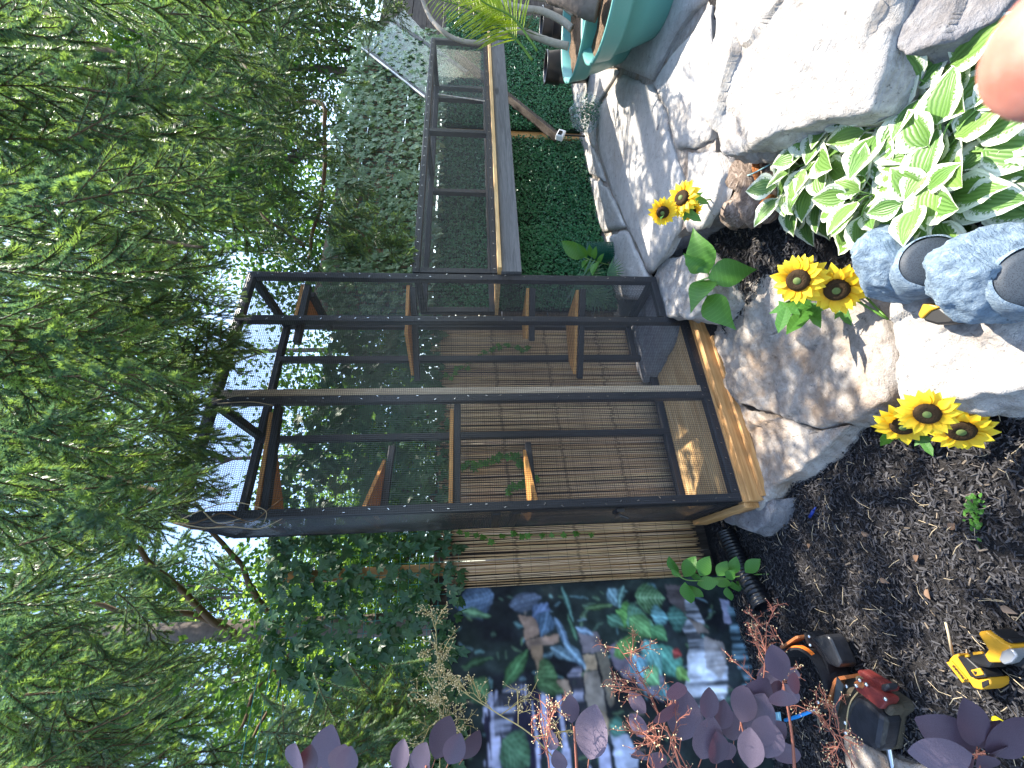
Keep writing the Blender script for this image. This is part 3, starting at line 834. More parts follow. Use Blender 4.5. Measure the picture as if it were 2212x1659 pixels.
# ------------------------------------------------------------------ printed waterfall banner (print laid out in the cloth's own width and height)
def tapestry():
    x0, x1, z0, z1 = -1.75, -.285, -.02, 1.515
    nx, nz = 300, 320
    gx = np.linspace(0, 1, nx)[None, :].repeat(nz, 0); gz = np.linspace(0, 1, nz)[:, None].repeat(nx, 1)
    X0 = x0+(x1-x0)*gx; Z_0 = z0+(z1-z0)*gz; X = X0; Z = Z_0
    r = np.random.default_rng(77)
    def nz2(sx, sz, seed, o=3):
        rr = np.random.default_rng(seed); out = np.zeros((nz, nx)); amp = 1
        for k in range(o):
            a, c = max(2, int(sx*2**k)), max(2, int(sz*2**k)); g = rr.random((c+1, a+1))
            u = gx*(a-1e-6); v = gz*(c-1e-6); i = u.astype(int); j = v.astype(int); fu = u-i; fv = v-j
            fu = fu*fu*(3-2*fu); fv = fv*fv*(3-2*fv)
            out += amp*((g[j, i]*(1-fu)+g[j, i+1]*fu)*(1-fv)+(g[j+1, i]*(1-fu)+g[j+1, i+1]*fu)*fv); amp *= .5
        return out/(2-2*.5**o)
    img = np.zeros((nz, nx, 3)); a = nz2(14, 6, 1); c = nz2(9, 9, 2)
    img[:] = (.010, .013, .020)
    img += (a[..., None]-.35).clip(0)*np.array((.03, .07, .05)) + (c[..., None]-.5).clip(0)*np.array((.04, .05, .09))
    X = X0+.030*(nz2(16, 16, 11, 4)-.5)+.012*(nz2(60, 60, 12, 2)-.5); Z = Z_0+.034*(nz2(16, 16, 13, 4)-.5)+.012*(nz2(60, 60, 14, 2)-.5)
    grain = .55+.9*nz2(50, 36, 15, 3)
    def P(cx, cy):                      # place on the print, read off the photograph
        q = at_b((1750+cx*.5877)*.5486, (2250+cy*.5877)*.5486, .6); return (q.x, q.z)
    def inside(poly):
        m = np.zeros((nz, nx), bool); n = len(poly)
        for i in range(n):
            (xa, za), (xb, zb) = poly[i], poly[(i+1) % n]
            if abs(zb-za) < 1e-9: continue
            cnd = ((za > Z) != (zb > Z)) & (X < (xb-xa)*(Z-za)/(zb-za)+xa); m ^= cnd
        return m
    def poly(pts, col, tex=None, blend=1.0):
        wob = .012
        m = inside([P(*p) for p in pts])
        col = np.array(col)
        if tex is not None: cc = col[None, None]*tex[..., None]
        else: cc = np.broadcast_to(col, img.shape)
        img[m] = img[m]*(1-blend)+cc[m]*blend
    streak_v = nz2(70, 5, 3, 3)          # fine across, long down: falling water
    streak_h = nz2(5, 70, 4, 3)
    wat = np.clip((streak_v-.36)*3.6, .12, 1.25)*(.6+.8*nz2(8, 8, 21, 3))
    rocky = .45+1.1*nz2(24, 24, 5, 4)
    W_ = (.44, .50, .64)
    # foliage of the print
    def leaf(c0, c1, w, col, vein=None):
        (ax, az), (bx, bz_) = P(*c0), P(*c1); dx, dz = bx-ax, bz_-az; L = math.hypot(dx, dz)
        t = ((X-ax)*dx+(Z-az)*dz)/L/L; s = (-(X-ax)*dz+(Z-az)*dx)/L; ww = w*.00036*np.sin(np.pi*np.clip(t, 0, 1)**.8)
        m = (t > 0) & (t < 1) & (abs(s) < ww)
        sh = .55+.75*rocky*(.6+.4*np.cos(s*300))
        q = abs(s)/np.maximum(ww, 1e-5); sh = sh*(1.15-.75*q)*(1+.35*np.sign(s)*(t-.2))
        cc = np.array(col)[None, None]*sh[..., None]
        vv = (.5+.5*np.sin(t*L*(330 if vein is not None else 210)-abs(s)*190))**3*(1-q*.8)
        hv = np.array(vein if vein is not None else [min(1, c_*1.9+.03) for c_ in col])
        k_ = ((.85 if vein is not None else .3)*vv)[..., None]*grain[..., None]; cc = cc*(1-k_)+hv*k_
        mid = np.exp(-(s/.0022)**2)[..., None]*.5; cc = cc*(1-mid)+hv*mid
        a_ = np.clip((1-q)*5, 0, 1)[..., None]*.95; img[m] = (img*(1-a_)+cc*a_)[m]
    rs = np.random.default_rng(5)
    for _ in range(170):
        a0 = rs.uniform(60, 1950); b0 = rs.uniform(110, 1280); an = rs.uniform(0, 6.28); ln = rs.uniform(40, 130); kk = rs.random()
        leaf((a0, b0), (a0+ln*math.cos(an), b0+ln*.7*math.sin(an)), rs.uniform(14, 46), ((.03+.05*kk, .07+.09*kk, .06) if kk < .55 else (.05, .09+.1*(1-kk), .15) if kk < .85 else (.10, .085, .075)))
    # rocks
    for pts, c in (([(500, 290), (620, 300), (640, 420), (545, 450)], (.20, .13, .10)), ([(545, 455), (650, 440), (760, 420), (760, 470), (560, 520)], (.22, .15, .12)), ([(575, 500), (650, 495), (665, 690), (615, 690)], (.28, .18, .11)),
                   ([(880, 400), (1000, 400), (1060, 540), (905, 545)], (.15, .13, .16)), ([(905, 555), (1000, 550), (1010, 650), (920, 660)], (.40, .29, .18)), ([(1005, 540), (1070, 540), (1150, 840), (1120, 900), (1080, 820)], (.16, .14, .11)),
                   ([(920, 670), (1015, 655), (1085, 860), (1090, 960), (1000, 960), (940, 860)], (.22, .19, .17)), ([(925, 930), (1090, 920), (1090, 1070), (1010, 1085), (930, 1040)], (.26, .20, .14)), ([(1080, 520), (1180, 440), (1290, 640), (1240, 720), (1120, 640)], (.14, .12, .18)),
                   ([(740, 720), (830, 720), (860, 900), (800, 910)], (.28, .20, .15))):
        poly(pts, c, rocky)
        n = len(pts)
    # falling water
    poly([(1600, 160), (1660, 200), (1710, 370), (1640, 330), (1590, 300)], W_, wat)
    poly([(1590, 310), (1680, 450), (1800, 500), (1890, 640), (1900, 760), (1880, 860), (1900, 930), (1820, 945), (1700, 900), (1620, 800), (1610, 640), (1620, 520), (1555, 370)], W_, wat)
    poly([(1700, 450), (1840, 480), (1880, 640), (1860, 700), (1740, 640)], (.30, .26, .26), rocky, .65)
    poly([(1600, 320), (1680, 350), (1740, 420), (1650, 420)], (.16, .13, .12), rocky)
    poly([(1470, 95), (1610, 95), (1620, 160), (1580, 300), (1500, 200)], (.11, .09, .10), .4+streak_v)
    poly([(1840, 190), (1900, 195), (1890, 360), (1850, 350)], (.32, .33, .52), .3+streak_v, .8)
    poly([(1880, 240), (1950, 250), (2130, 680), (2110, 800), (1990, 840), (1980, 700), (1910, 560)], (.16, .33, .44), .9*wat, .9)
    poly([(270, 820), (800, 790), (830, 1000), (780, 1100), (640, 1240), (600, 1317), (280, 1317)], (.02, .018, .05), None)
    m = inside([P(*p) for p in [(270, 800), (600, 760), (800, 800), (830, 1050), (1280, 1080), (1280, 1317), (270, 1317)]]) & (streak_h > .60)
    img[m] = np.array((.30, .33, .55))*(.5+streak_v[m][:, None])
    poly([(330, 880), (470, 700), (530, 760), (460, 1000), (420, 1100), (340, 1100)], (.32, .36, .55), .9*wat, .85)
    poly([(820, 680), (900, 620), (930, 860), (1000, 1000), (960, 1060), (880, 900)], (.24, .25, .38), .9*wat, .9)
    poly([(1100, 1060), (1200, 1080), (1270, 1240), (1270, 1317), (1130, 1317)], (.42, .50, .75), .3+streak_v, .9)
    poly([(1200, 560), (1420, 640), (1500, 780), (1460, 860), (1300, 760)], (.28, .28, .42), .2+streak_v, .7)
    leaf((345, 150), (60, 250), 260, (.05, .11, .22), (.12, .22, .38)); leaf((120, 265), (330, 300), 60, (.08, .20, .10))
    leaf((440, 240), (660, 170), 140, (.10, .15, .26), (.05, .08, .13)); leaf((620, 330), (700, 200), 160, (.08, .15, .32)); leaf((700, 260), (650, 440), 150, (.05, .12, .22))
    leaf((740, 300), (840, 560), 60, (.10, .20, .34)); leaf((800, 480), (930, 660), 70, (.12, .24, .36)); leaf((790, 100), (860, 320), 50, (.06, .18, .17)); leaf((830, 280), (870, 480), 40, (.04, .13, .08)); leaf((870, 360), (980, 430), 60, (.16, .28, .44))
    leaf((400, 770), (560, 510), 120, (.05, .17, .06)); leaf((600, 700), (760, 700), 240, (.06, .16, .06)); leaf((640, 760), (800, 800), 120, (.05, .13, .05)); leaf((700, 500), (850, 600), 80, (.10, .20, .28))
    leaf((1100, 100), (1180, 240), 120, (.10, .22, .28)); leaf((1200, 100), (1160, 240), 60, (.08, .2, .2)); leaf((1350, 80), (1420, 150), 90, (.06, .16, .22))
    leaf((1280, 180), (1475, 190), 230, (.05, .16, .06), (.22, .38, .24)); leaf((1140, 260), (1250, 350), 210, (.10, .33, .07)); leaf((1200, 340), (1380, 350), 250, (.10, .28, .16), (.10, .36, .34)); leaf((1160, 460), (1240, 580), 230, (.12, .34, .07)); leaf((1230, 300), (1370, 450), 200, (.11, .32, .10))
    leaf((1370, 290), (1480, 310), 150, (.10, .34, .40)); leaf((1470, 300), (1600, 320), 170, (.04, .16, .14)); leaf((1350, 370), (1470, 460), 130, (.07, .26, .10)); leaf((1400, 500), (1600, 720), 170, (.06, .32, .26)); leaf((1320, 470), (1440, 680), 160, (.10, .38, .38)); leaf((1240, 560), (1330, 700), 150, (.09, .30, .42)); leaf((1330, 640), (1430, 740), 150, (.12, .38, .16)); leaf((1540, 640), (1640, 730), 80, (.18, .42, .08))
    leaf((1500, 530), (1560, 560), 70, (.30, .02, .02)); leaf((1440, 740), (1520, 850), 110, (.04, .20, .24)); leaf((1100, 1000), (1190, 1060), 130, (.05, .22, .18)); leaf((380, 1120), (560, 1290), 260, (.05, .16, .08), (.10, .24, .16)); leaf((1080, 300), (1180, 370), 110, (.06, .2, .14)); leaf((940, 260), (1140, 210), 50, (.06, .13, .05))
    leaf((100, 640), (330, 560), 60, (.03, .09, .04)); leaf((180, 860), (280, 720), 200, (.03, .10, .05)); leaf((200, 720), (300, 850), 140, (.06, .16, .06))
    img = img*(grain**.8)[..., None]*(.75+.5*nz2(120, 90, 16, 2))[..., None]*1.25
    img = .10*img.mean(-1, keepdims=True)+.90*img
    img = np.clip(.22*img.mean(-1, keepdims=True)+.78*img, 0, 1)**1.12*1.05
    X = X0; Z = Z_0
    for _ in range(2):
        q_ = np.pad(img, ((1, 1), (1, 1), (0, 0)), 'edge'); img = .36*img+.16*(q_[:-2, 1:-1]+q_[2:, 1:-1]+q_[1:-1, :-2]+q_[1:-1, 2:])
    # cloth
    fold = .012*np.sin(X*9+Z*2)+.006*np.sin(X*31+Z*3)+.010*np.sin((X*.8+Z)*12)*(1-gz)+.004*np.sin(Z*40+X*5)
    Yv = .585 + fold*(.35+.65*(1-gz)) - .02*(1-gz)
    bot = 0.02*np.sin(X*14)*(1-gz)
    vs = np.stack([X, Yv, Z+bot], -1).reshape(-1, 3)
    idx = np.arange(nx*nz).reshape(nz, nx)
    F = np.stack([idx[:-1, :-1], idx[:-1, 1:], idx[1:, 1:], idx[1:, :-1]], -1).reshape(-1, 4)
    me = D.meshes.new('waterfall_banner'); me.from_pydata(vs.tolist(), [], F.tolist())
    at = me.color_attributes.new('print', 'FLOAT_COLOR', 'POINT')
    cols = np.concatenate([img, np.ones((nz, nx, 1))], -1).reshape(-1).astype(np.float32)
    at.data.foreach_set('color', cols)
    me.polygons.foreach_set('use_smooth', [True]*len(F))
    t = NT('printed_polyester'); a = t.n('ShaderNodeAttribute'); a.attribute_name = 'print'
    weave = t.noise(t.coords(), 900, 2)
    me.materials.append(t.done(a.outputs['Color'], .7, .15, t.bump(weave, .1, .001)))
    o = link('waterfall_banner', me)
    md = o.modifiers.new('thickness', 'SOLIDIFY'); md.thickness = .0012; md.offset = 1
    return tag(o, 'printed fabric banner of a jungle waterfall hung on the fence', 'banner')
tapestry()
b = MB(); c = at_b(1004*.5486*3.2, 0, .58) if False else Vector((-.30, .572, 1.49))
ring = [(c.x+.012*math.cos(a), c.y, c.z+.012*math.sin(a)) for a in np.linspace(0, 2*math.pi, 17)]
b.tube(ring, .003, 6, caps=False); tag(b.build('grommet', simple('brass_grommet', (.6, .45, .2), .3, .5, 1), smooth=True), 'brass grommet at the top corner of the waterfall banner', 'grommet')

# ------------------------------------------------------------------ pots and their plants
def potmat(name, c):
    t = NT(name); v = t.coords()
    n = t.noise(v, 4, 5, .6); n2 = t.noise(v, 60, 4)
    col = t.mix(t.ramp(n, [(.4, 0), (.75, .35)]), c, [x*.7+.06 for x in c]); col = t.mix(t.ramp(n2, [(.6, 0), (.8, .25)]), col, (.3, .33, .3))
    return t.done(col, .42, .45, t.bump(n2, .15, .002))
M['teal'] = potmat('teal_glazed_plastic', (.10, .30, .265))
M['blackpot'] = simple('black_nursery_plastic', (.012, .012, .014), .35, .5)
M['potsoil'] = rockmat('potting_soil', (.06, .04, .025), (.14, .09, .055), (.26, .18, .11), (.1, .06, .03), .5, 3)
def pot(name, label, c, rb, rt, h, mat, lip=.012, soil=True, cat='pot', group=None):
    p = tag(empty(name, c), label, cat, group)
    b = MB()
    b.lathe([(0, 0), (rb*.97, 0), (rb, .012), (rb+(rt-rb)*.45, h*.42), (rb+(rt-rb)*.66, h*.66), (rb+(rt-rb)*.68+.014, h*.67), (rb+(rt-rb)*.72+.014, h*.72), (rt-.004, h-.02), (rt+.004, h-.012), (rt+.004, h), (rt-.006, h+.003), (rt-.02, h-.004), (rt-.035, h*.78), (rt-.045, h*.7)], 64, c)
    b.build('shell', mat, p, smooth=True)
    if soil:
        b = MB(); R = rt-.03; pts = [(0, 0, 0)]; fs = []
        for k in range(1, 9):
            for i in range(40):
                a = i*math.pi/20; rr = R*k/8; pts.append((rr*math.cos(a), rr*math.sin(a), .02*noise.noise((rr*14*math.cos(a)+c[0]*9, rr*14*math.sin(a), 1))))
        for i in range(40): fs.append((0, 1+i, 1+(i+1) % 40))
        for k in range(7):
            for i in range(40): fs.append((1+k*40+i, 1+(k+1)*40+i, 1+(k+1)*40+(i+1) % 40, 1+k*40+(i+1) % 40))
        b.add([(c[0]+x, c[1]+y, c[2]+h*.84+z) for x, y, z in pts], fs); b.build('soil', M['potsoil'], p, smooth=True)
    return p
P1 = Vector((2.66, -.90, .305)); P2 = Vector((3.12, -.60, .305))
pot('planter', 'big teal planter in front, with a thick brown trunk', P1, .27, .40, .36, M['teal'])
pot('planter', 'teal planter half hidden behind the front one, with bare grey trunks', P2, .30, .43, .38, M['teal'])
pc = at_d(1190, 146, 3.75); pot('nursery_pot', 'black nursery pot behind the teal planters', (pc.x, pc.y, .3), .10, .125, .40, M['blackpot'])
pc2 = at_b(1120, 50, .25); pot('nursery_pot', 'black nursery pot near the shed at the photo edge', (pc2.x, .25, .3), .12, .15, .34, M['blackpot'])
M['trunk'] = simple('pale_ringed_trunk', (.33, .29, .24), .8, .2, var=.35, bump=.8, bscale=60)
def path(pts): return [at_d(*p) for p in pts]
def smoothpath(pts, n=6):
    out = []
    P_ = [pts[0]]+list(pts)+[pts[-1]]
    for i in range(1, len(P_)-2):
        for k in range(n):
            t = k/n; a, b_, c_, d_ = P_[i-1], P_[i], P_[i+1], P_[i+2]
            out.append(.5*((2*b_)+(-a+c_)*t+(2*a-5*b_+4*c_-d_)*t*t+(-a+3*b_-3*c_+d_)*t**3))
    out.append(P_[-2]); return out
D2 = 2.95
pt = tag(empty('bare_trunk_plant', P2+Vector((-.1, .05, .32))), 'grey ringed trunks curving up out of the rear planter', 'potted plant')
tp = smoothpath(path([(1228, 100, D2), (1195, 92, D2), (1160, 80, D2), (1130, 68, D2), (1100, 66, D2), (1070, 82, D2), (1040, 92, D2), (1005, 90, D2), (975, 80, D2), (950, 62, D2), (925, 30, D2+.1), (900, -40, D2+.1)]))
b = MB(); rad = [.025-.010*min(1, i/len(tp)*1.6)+.0012*(i % 2) for i in range(len(tp))]; b.tube(tp, rad, 12); b.build('trunk', M['trunk'], pt, smooth=True)
tp = smoothpath(path([(1235, 62, D2), (1210, 42, D2), (1170, 24, D2), (1130, 18, D2), (1090, 6, D2+.05), (1030, -30, D2+.1)]))
b = MB(); b.tube(tp, [.026-.008*i/len(tp) for i in range(len(tp))], 12); b.build('trunk', M['trunk'], pt, smooth=True)
tp = smoothpath(path([(1240, 30, D2), (1200, 2, D2), (1150, -8, D2), (1090, -20, D2)]))
b = MB(); b.tube(tp, [.021]*len(tp), 10); b.build('trunk', M['trunk'], pt, smooth=True)
M['spike'] = leafmat('dry_spiky_leaf', (.10, .14, .04), (.18, .17, .07), (.28, .22, .10), .5, .2)
c = at_d(1134, 66, D2-.04); r = np.random.default_rng(8); b = MB()
for i in range(26):
    d = Vector((r.normal(), r.normal(), r.normal())).normalized(); L = r.uniform(.06, .17)
    mt = Matrix.Translation(c) @ rotto(d, (r.normal(), r.normal(), 1)); v, f, u = flatleaf([.004, .02, .018, .012, .002], .25, .1)
    b.add([mt @ (Vector(x)*L) for x in v], f, 0, u)
b.build('leaf_tuft', M['spike'], pt, smooth=True)
# palm: fronds with single leaflets
M['palm'] = leafmat('yellow_green_palm', (.20, .30, .012), (.28, .38, .02), (.36, .46, .04), .4, .4, (.55, .70, .05), .4)
M['palmstem'] = simple('palm_rachis', (.10, .20, .03), .5)
palm = tag(empty('palm', P1+Vector((.1, .1, .36))), 'yellow green palm fronds arching in from the front planter', 'palm')
def frond(pts, n, L, seed):
    r = np.random.default_rng(seed); sp = smoothpath(path(pts), 8)
    b = MB(); b.tube(sp, [.008-.006*i/len(sp) for i in range(len(sp))], 6); st = b.build('frond', M['palmstem'], palm, smooth=True)
    for i in range(n):
        t = .22+.78*i/n; k = min(int(t*(len(sp)-1)), len(sp)-2); c = sp[k].lerp(sp[k+1], t*(len(sp)-1)-k); d = (sp[k+1]-sp[k]).normalized()
        side = d.cross(FWD).normalized()
        for s in (-1, 1):
            ld = (d*.75+side*s*.75+Vector((r.normal(0, .05), r.normal(0, .08), -.12))).normalized()
            ll = L*(math.sin(math.pi*(.18+.78*t))**.6)*r.uniform(.85, 1.1)
            v, f, u = flatleaf([.008, .034, .040, .026, .003], .12, .3)
            b = MB(); mt = Matrix.Translation(c) @ rotto(ld, -FWD+Vector((0, 0, .6))) @ Matrix.Scale(ll, 4)
            b.add([mt @ Vector(x) for x in v], f, 0, u); b.build('leaflet', M['palm'], st, smooth=True)
frond([(1150, 130, 2.55), (1110, 80, 2.5), (1060, 45, 2.45), (1000, 14, 2.4), (930, -6, 2.35)], 34, .20, 1)
frond([(1160, 110, 2.5), (1110, 40, 2.45), (1050, 8, 2.4), (1000, -30, 2.35)], 28, .20, 2)
b = MB(); tp = smoothpath(path([(1292, 20, 2.32), (1262, 12, 2.33), (1225, -6, 2.35), (1190, -14, 2.4)]))
b.tube(tp, [.06-.012*i/len(tp)+.002*(i % 2) for i in range(len(tp))], 14); b.build('trunk', M['bark'], palm, smooth=True)

# ------------------------------------------------------------------ hostas
def hostamat():
    t = NT('variegated_hosta_leaf')
    uv = t.n('ShaderNodeTexCoord').outputs['UV']; sp = t.n('ShaderNodeSeparateXYZ'); t.l(uv, sp.inputs[0])
    def math_(op, a, b=None):
        nd = t.n('ShaderNodeMath'); nd.operation = op
        for i, q in enumerate((a, b)):
            if q is None: continue
            if hasattr(q, 'is_linked'): t.l(q, nd.inputs[i])
            else: nd.inputs[i].default_value = q
        return nd.outputs[0]
    au = math_('ABSOLUTE', math_('SUBTRACT', math_('MULTIPLY', sp.outputs[0], 2), 1))
    r = t.rand()
    nz = t.noise(t.coords('UV', (5, 9, 1)), 2.2, 3, .6)
    e = math_('ADD', au, math_('MULTIPLY', math_('SUBTRACT', nz, .5), .75))
    e = math_('ADD', e, math_('MULTIPLY', math_('POWER', sp.outputs[1], 9), .5))
    fac = t.ramp(e, [(.58, 0), (.68, 1)])
    w = math_('ABSOLUTE', math_('SINE', math_('MULTIPLY', au, 15)))
    g = t.mix(w, (.07, .165, .03), (.13, .26, .06))
    g = t.mix(t.ramp(r, [(.2, 0), (1, .7)]), g, (.18, .30, .06))
    col = t.mix(fac, g, (.66, .70, .55))
    return t.done(col, .42, .45, t.bump(w, .35, .004), transl=.28, tcol=col)
M['hosta'] = hostamat()
HO = [.02, .27, .39, .43, .41, .35, .25, .12, .005]
hm = []
for i in range(5):
    rr = random.Random(i); b = MB(); v, f, u = flatleaf([w*rr.uniform(.92, 1.06) for w in HO], rr.uniform(.12, .4), rr.uniform(.1, .35))
    v = [(x, y*(1+.0), z+.025*math.sin(x*9+y*14+i)) for x, y, z in v]; b.add(v, f, 0, u)
    b.tube([(-.5, 0, -.22), (-.2, 0, -.03), (.03, 0, 0)], .018, 5, 1, caps=False); hm.append(b)
M['petiole'] = simple('pale_green_petiole', (.14, .26, .06), .5)
hmesh = [b.mesh('leaf', [M['hosta'], M['petiole']], True) for b in hm]
hosta = tag(empty('hosta', at_z(1930, 300, .15)), 'big hosta with white edged leaves between the white boulder and the blue speakers', 'hosta')
def hleaf(base, outdir, L, tilt, roll, parent, mesh):
    X = (outdir*math.cos(tilt)+Vector((0, 0, math.sin(tilt)))).normalized()
    Z = (Vector((0, 0, 1))*1.0+outdir*(-math.sin(tilt))+RGT*roll).normalized()
    o = link('leaf', mesh, parent); o.matrix_local = Matrix.Translation(-root_loc(parent)) @ Matrix.Translation(base) @ rotto(X, Z) @ Matrix.Scale(L, 4)
r = np.random.default_rng(12)
for cpx, n, R in (((1835, 330), 80, .21), ((1950, 420), 46, .15), ((2080, 430), 46, .14), ((1760, 400), 26, .12), ((1980, 270), 70, .24), ((2110, 330), 50, .19), ((1880, 220), 46, .2), ((2090, 190), 40, .17)):
    c = at_z(cpx[0], cpx[1], .17)
    for i in range(n):
        a = i*2.39996+r.uniform(-.3, .3); q = math.sqrt((i+.5)/n)
        d = Vector((math.cos(a), math.sin(a), 0)); L = r.uniform(.075, .125)
        zb = .16+.10*(1-q**2)+r.uniform(-.015, .03)
        hleaf(c+d*(R*q*.85)+Vector((0, 0, zb-.15)), d, L, .75*(1-q)-.45*q+r.normal(0, .15), r.normal(0, .35), hosta, hmesh[i % 5])
gm = []
for i in range(3):
    b = MB(); v, f, u = flatleaf([.02, .20, .30, .34, .31, .24, .15, .07, .004], .25+.1*i, .25); b.add(v, f, 0, u); b.tube([(-.35, 0, -.15), (0, 0, 0)], .02, 5, 1, caps=False)
    gm.append(b.mesh('leaf', [M['green'], M['petiole']], True))
def aimleaf(parent, mesh, base, tip, up, L=None, name='leaf'):
    X = tip-base; L = L or X.length
    o = link(name, mesh, parent); o.matrix_local = Matrix.Translation(-root_loc(parent)) @ Matrix.Translation(base) @ rotto(X, up) @ Matrix.Scale(L, 4)
    return o
sh = tag(empty('hosta', at_z(1560, 615, .1)), 'small plain green hosta with five leaves beside the cage end boulder', 'hosta')
UPM = Vector((0, 0, 1))-FWD*.9
for (bx, by), (tx, ty), d0, d1 in (((1530, 590), (1488, 498), 1.88, 1.85), ((1530, 600), (1638, 574), 1.86, 1.78), ((1535, 605), (1488, 640), 1.88, 1.80), ((1528, 640), (1572, 706), 1.86, 1.76), ((1520, 585), (1482, 560), 1.9, 1.86)):
    aimleaf(sh, gm[int(bx) % 3], at_d(bx, by, d0), at_d(tx, ty, d1), UPM+Vector((0, 0, .3)))

# ------------------------------------------------------------------ sunflowers
def petalmat():
    t = NT('yellow_petal'); uv = t.n('ShaderNodeTexCoord').outputs['UV']; sp = t.n('ShaderNodeSeparateXYZ'); t.l(uv, sp.inputs[0])
    col = t.ramp(sp.outputs[1], [(0, (.66, .22, .008)), (.3, (.82, .50, .015)), (1, (.88, .70, .045))])
    return t.done(col, .5, .3, None, transl=.3, tcol=col)
M['petal'] = petalmat()
M['disc'] = simple('seed_disc', (.035, .02, .008), .8, .2, var=.6, bump=1, bscale=260)
M['eye'] = simple('green_disc_centre', (.10, .14, .035), .7)
petm = leafmesh('petal', [.06, .17, .20, .17, .09, .005], M['petal'], .12, .3)
M['fakestem'] = simple('green_plastic_stem', (.09, .20, .03), .4)
def lobedleaf():
    b = MB(); ang = [(-180, .1), (-120, .42), (-95, .30), (-60, .62), (-40, .38), (-18, .7), (0, 1.0), (18, .7), (40, .38), (60, .62), (95, .30), (120, .42)]
    vs = [(0, 0, 0)]+[(R*math.cos(math.radians(a)), R*.8*math.sin(math.radians(a)), -.12*R*R) for a, R in ang]
    b.add(vs, [(0, 1+i, 1+(i+1) % 12) for i in range(12)], 0, [(.5, .3)]+[(.5+.5*v[1], .5+.5*v[0]) for v in vs[1:]]); return b.mesh('leaf', M['green'], False)
lobm = lobedleaf()
def sunflowers(label, heads, base, leaves, seed, palel=None):
    r = np.random.default_rng(seed)
    p = tag(empty('sunflower_cluster', base), label, 'sunflower')
    for (px, py, d, R, nv) in heads:
        c = at_d(px, py, d); N = nv.normalized()
        X = N.cross(Vector((0, 0, 1))).normalized(); Fm = rotto(X, N)
        b = MB(); b.lathe([(0, .225), (.12, .22), (.14, .20)], 20, mi=1); b.lathe([(.12, .19), (.2, .20), (.3, .22), (.40, .16), (.44, .04), (.40, -.06), (.12, -.2), (.06, -.3)], 24)
        b.xf(Matrix.Translation(c) @ Fm @ Matrix.Scale(R, 4))
        hd = b.build('flower_head', [M['disc'], M['eye']], p, smooth=True)
        for ring, (n, tl, r0, L) in enumerate(((17, -.10, .36, .66), (15, .22, .34, .58))):
            for i in range(n):
                a = 2*math.pi*(i+.5*ring)/n+r.normal(0, .06); d = (X*math.cos(a)+N.cross(X)*math.sin(a))
                tt = tl+r.normal(0, .12); XX = d*math.cos(tt)+N*math.sin(tt); ZZ = N*math.cos(tt)-d*math.sin(tt)
                o = link('petal', petm, hd)
                o.matrix_local = Matrix.Translation(-root_loc(hd)) @ Matrix.Translation(c+d*r0*R+N*(.03*ring*R)) @ rotto(XX, ZZ+d.cross(N)*r.normal(0, .2)) @ Matrix.Diagonal((L*R*r.uniform(.9, 1.1), L*R*1.55, L*R, 1))
        b = MB(); b.tube(smoothpath([c-N*.2*R, c-N*R*.7-Vector((0, 0, R*.5)), base]), .0035, 6); b.build('stem', M['fakestem'], p, smooth=True)
    for (bx, by, tx, ty, d, L) in leaves:
        aimleaf(p, lobm, at_d(bx, by, d), at_d(tx, ty, d-.03), UPM)
    return p
def gd(px, py, z): return (at_z(px, py, z)-CAM).dot(FWD)
tc = (CAM-Vector((1.2, -.7, .3))).normalized()
up = Vector((0, 0, 1))
sunflowers('two sunflowers on a stake in front of the flagstones above the driftwood', [(1474, 428, 1.78, .075, tc+up*.8+RGT*.3), (1432, 458, 1.80, .062, tc-RGT*.5+up*.1), (1492, 458, 1.83, .052, tc*.3-up*.2-RGT*.4)], at_z(1580, 425, .16), [(1480, 455, 1515, 478, 1.8, 0), (1500, 425, 1530, 440, 1.8, 0), (1440, 440, 1425, 470, 1.82, 0)], 1)
sunflowers('two large sunflowers beside the blue speakers with lobed green leaves', [(1725, 605, 1.36, .082, tc+up*.7-RGT*.1), (1808, 625, 1.32, .082, tc+up*.45-RGT*.25)], at_z(1918, 690, .10), [(1740, 650, 1690, 664, 1.46, 0), (1750, 660, 1700, 716, 1.44, 0), (1750, 668, 1772, 708, 1.44, 0), (1815, 668, 1842, 704, 1.42, 0), (1700, 660, 1680, 715, 1.41, 0), (1735, 650, 1712, 676, 1.43, 0)], 2)
sunflowers('three sunflowers crowded together on the mulch below the boulders', [(1950, 918, gd(1950, 918, .10), .070, tc+up*.25-RGT*.35), (2003, 893, gd(2003, 893, .22), .062, tc+up*.5+RGT*.1), (2075, 928, gd(2075, 928, .09), .070, tc+up*.3-RGT*.25)], at_z(2025, 900, .0), [(1990, 945, 2015, 985, gd(1990, 955, .05), 0), (1930, 930, 1905, 960, gd(1930, 940, .05), 0)], 3)

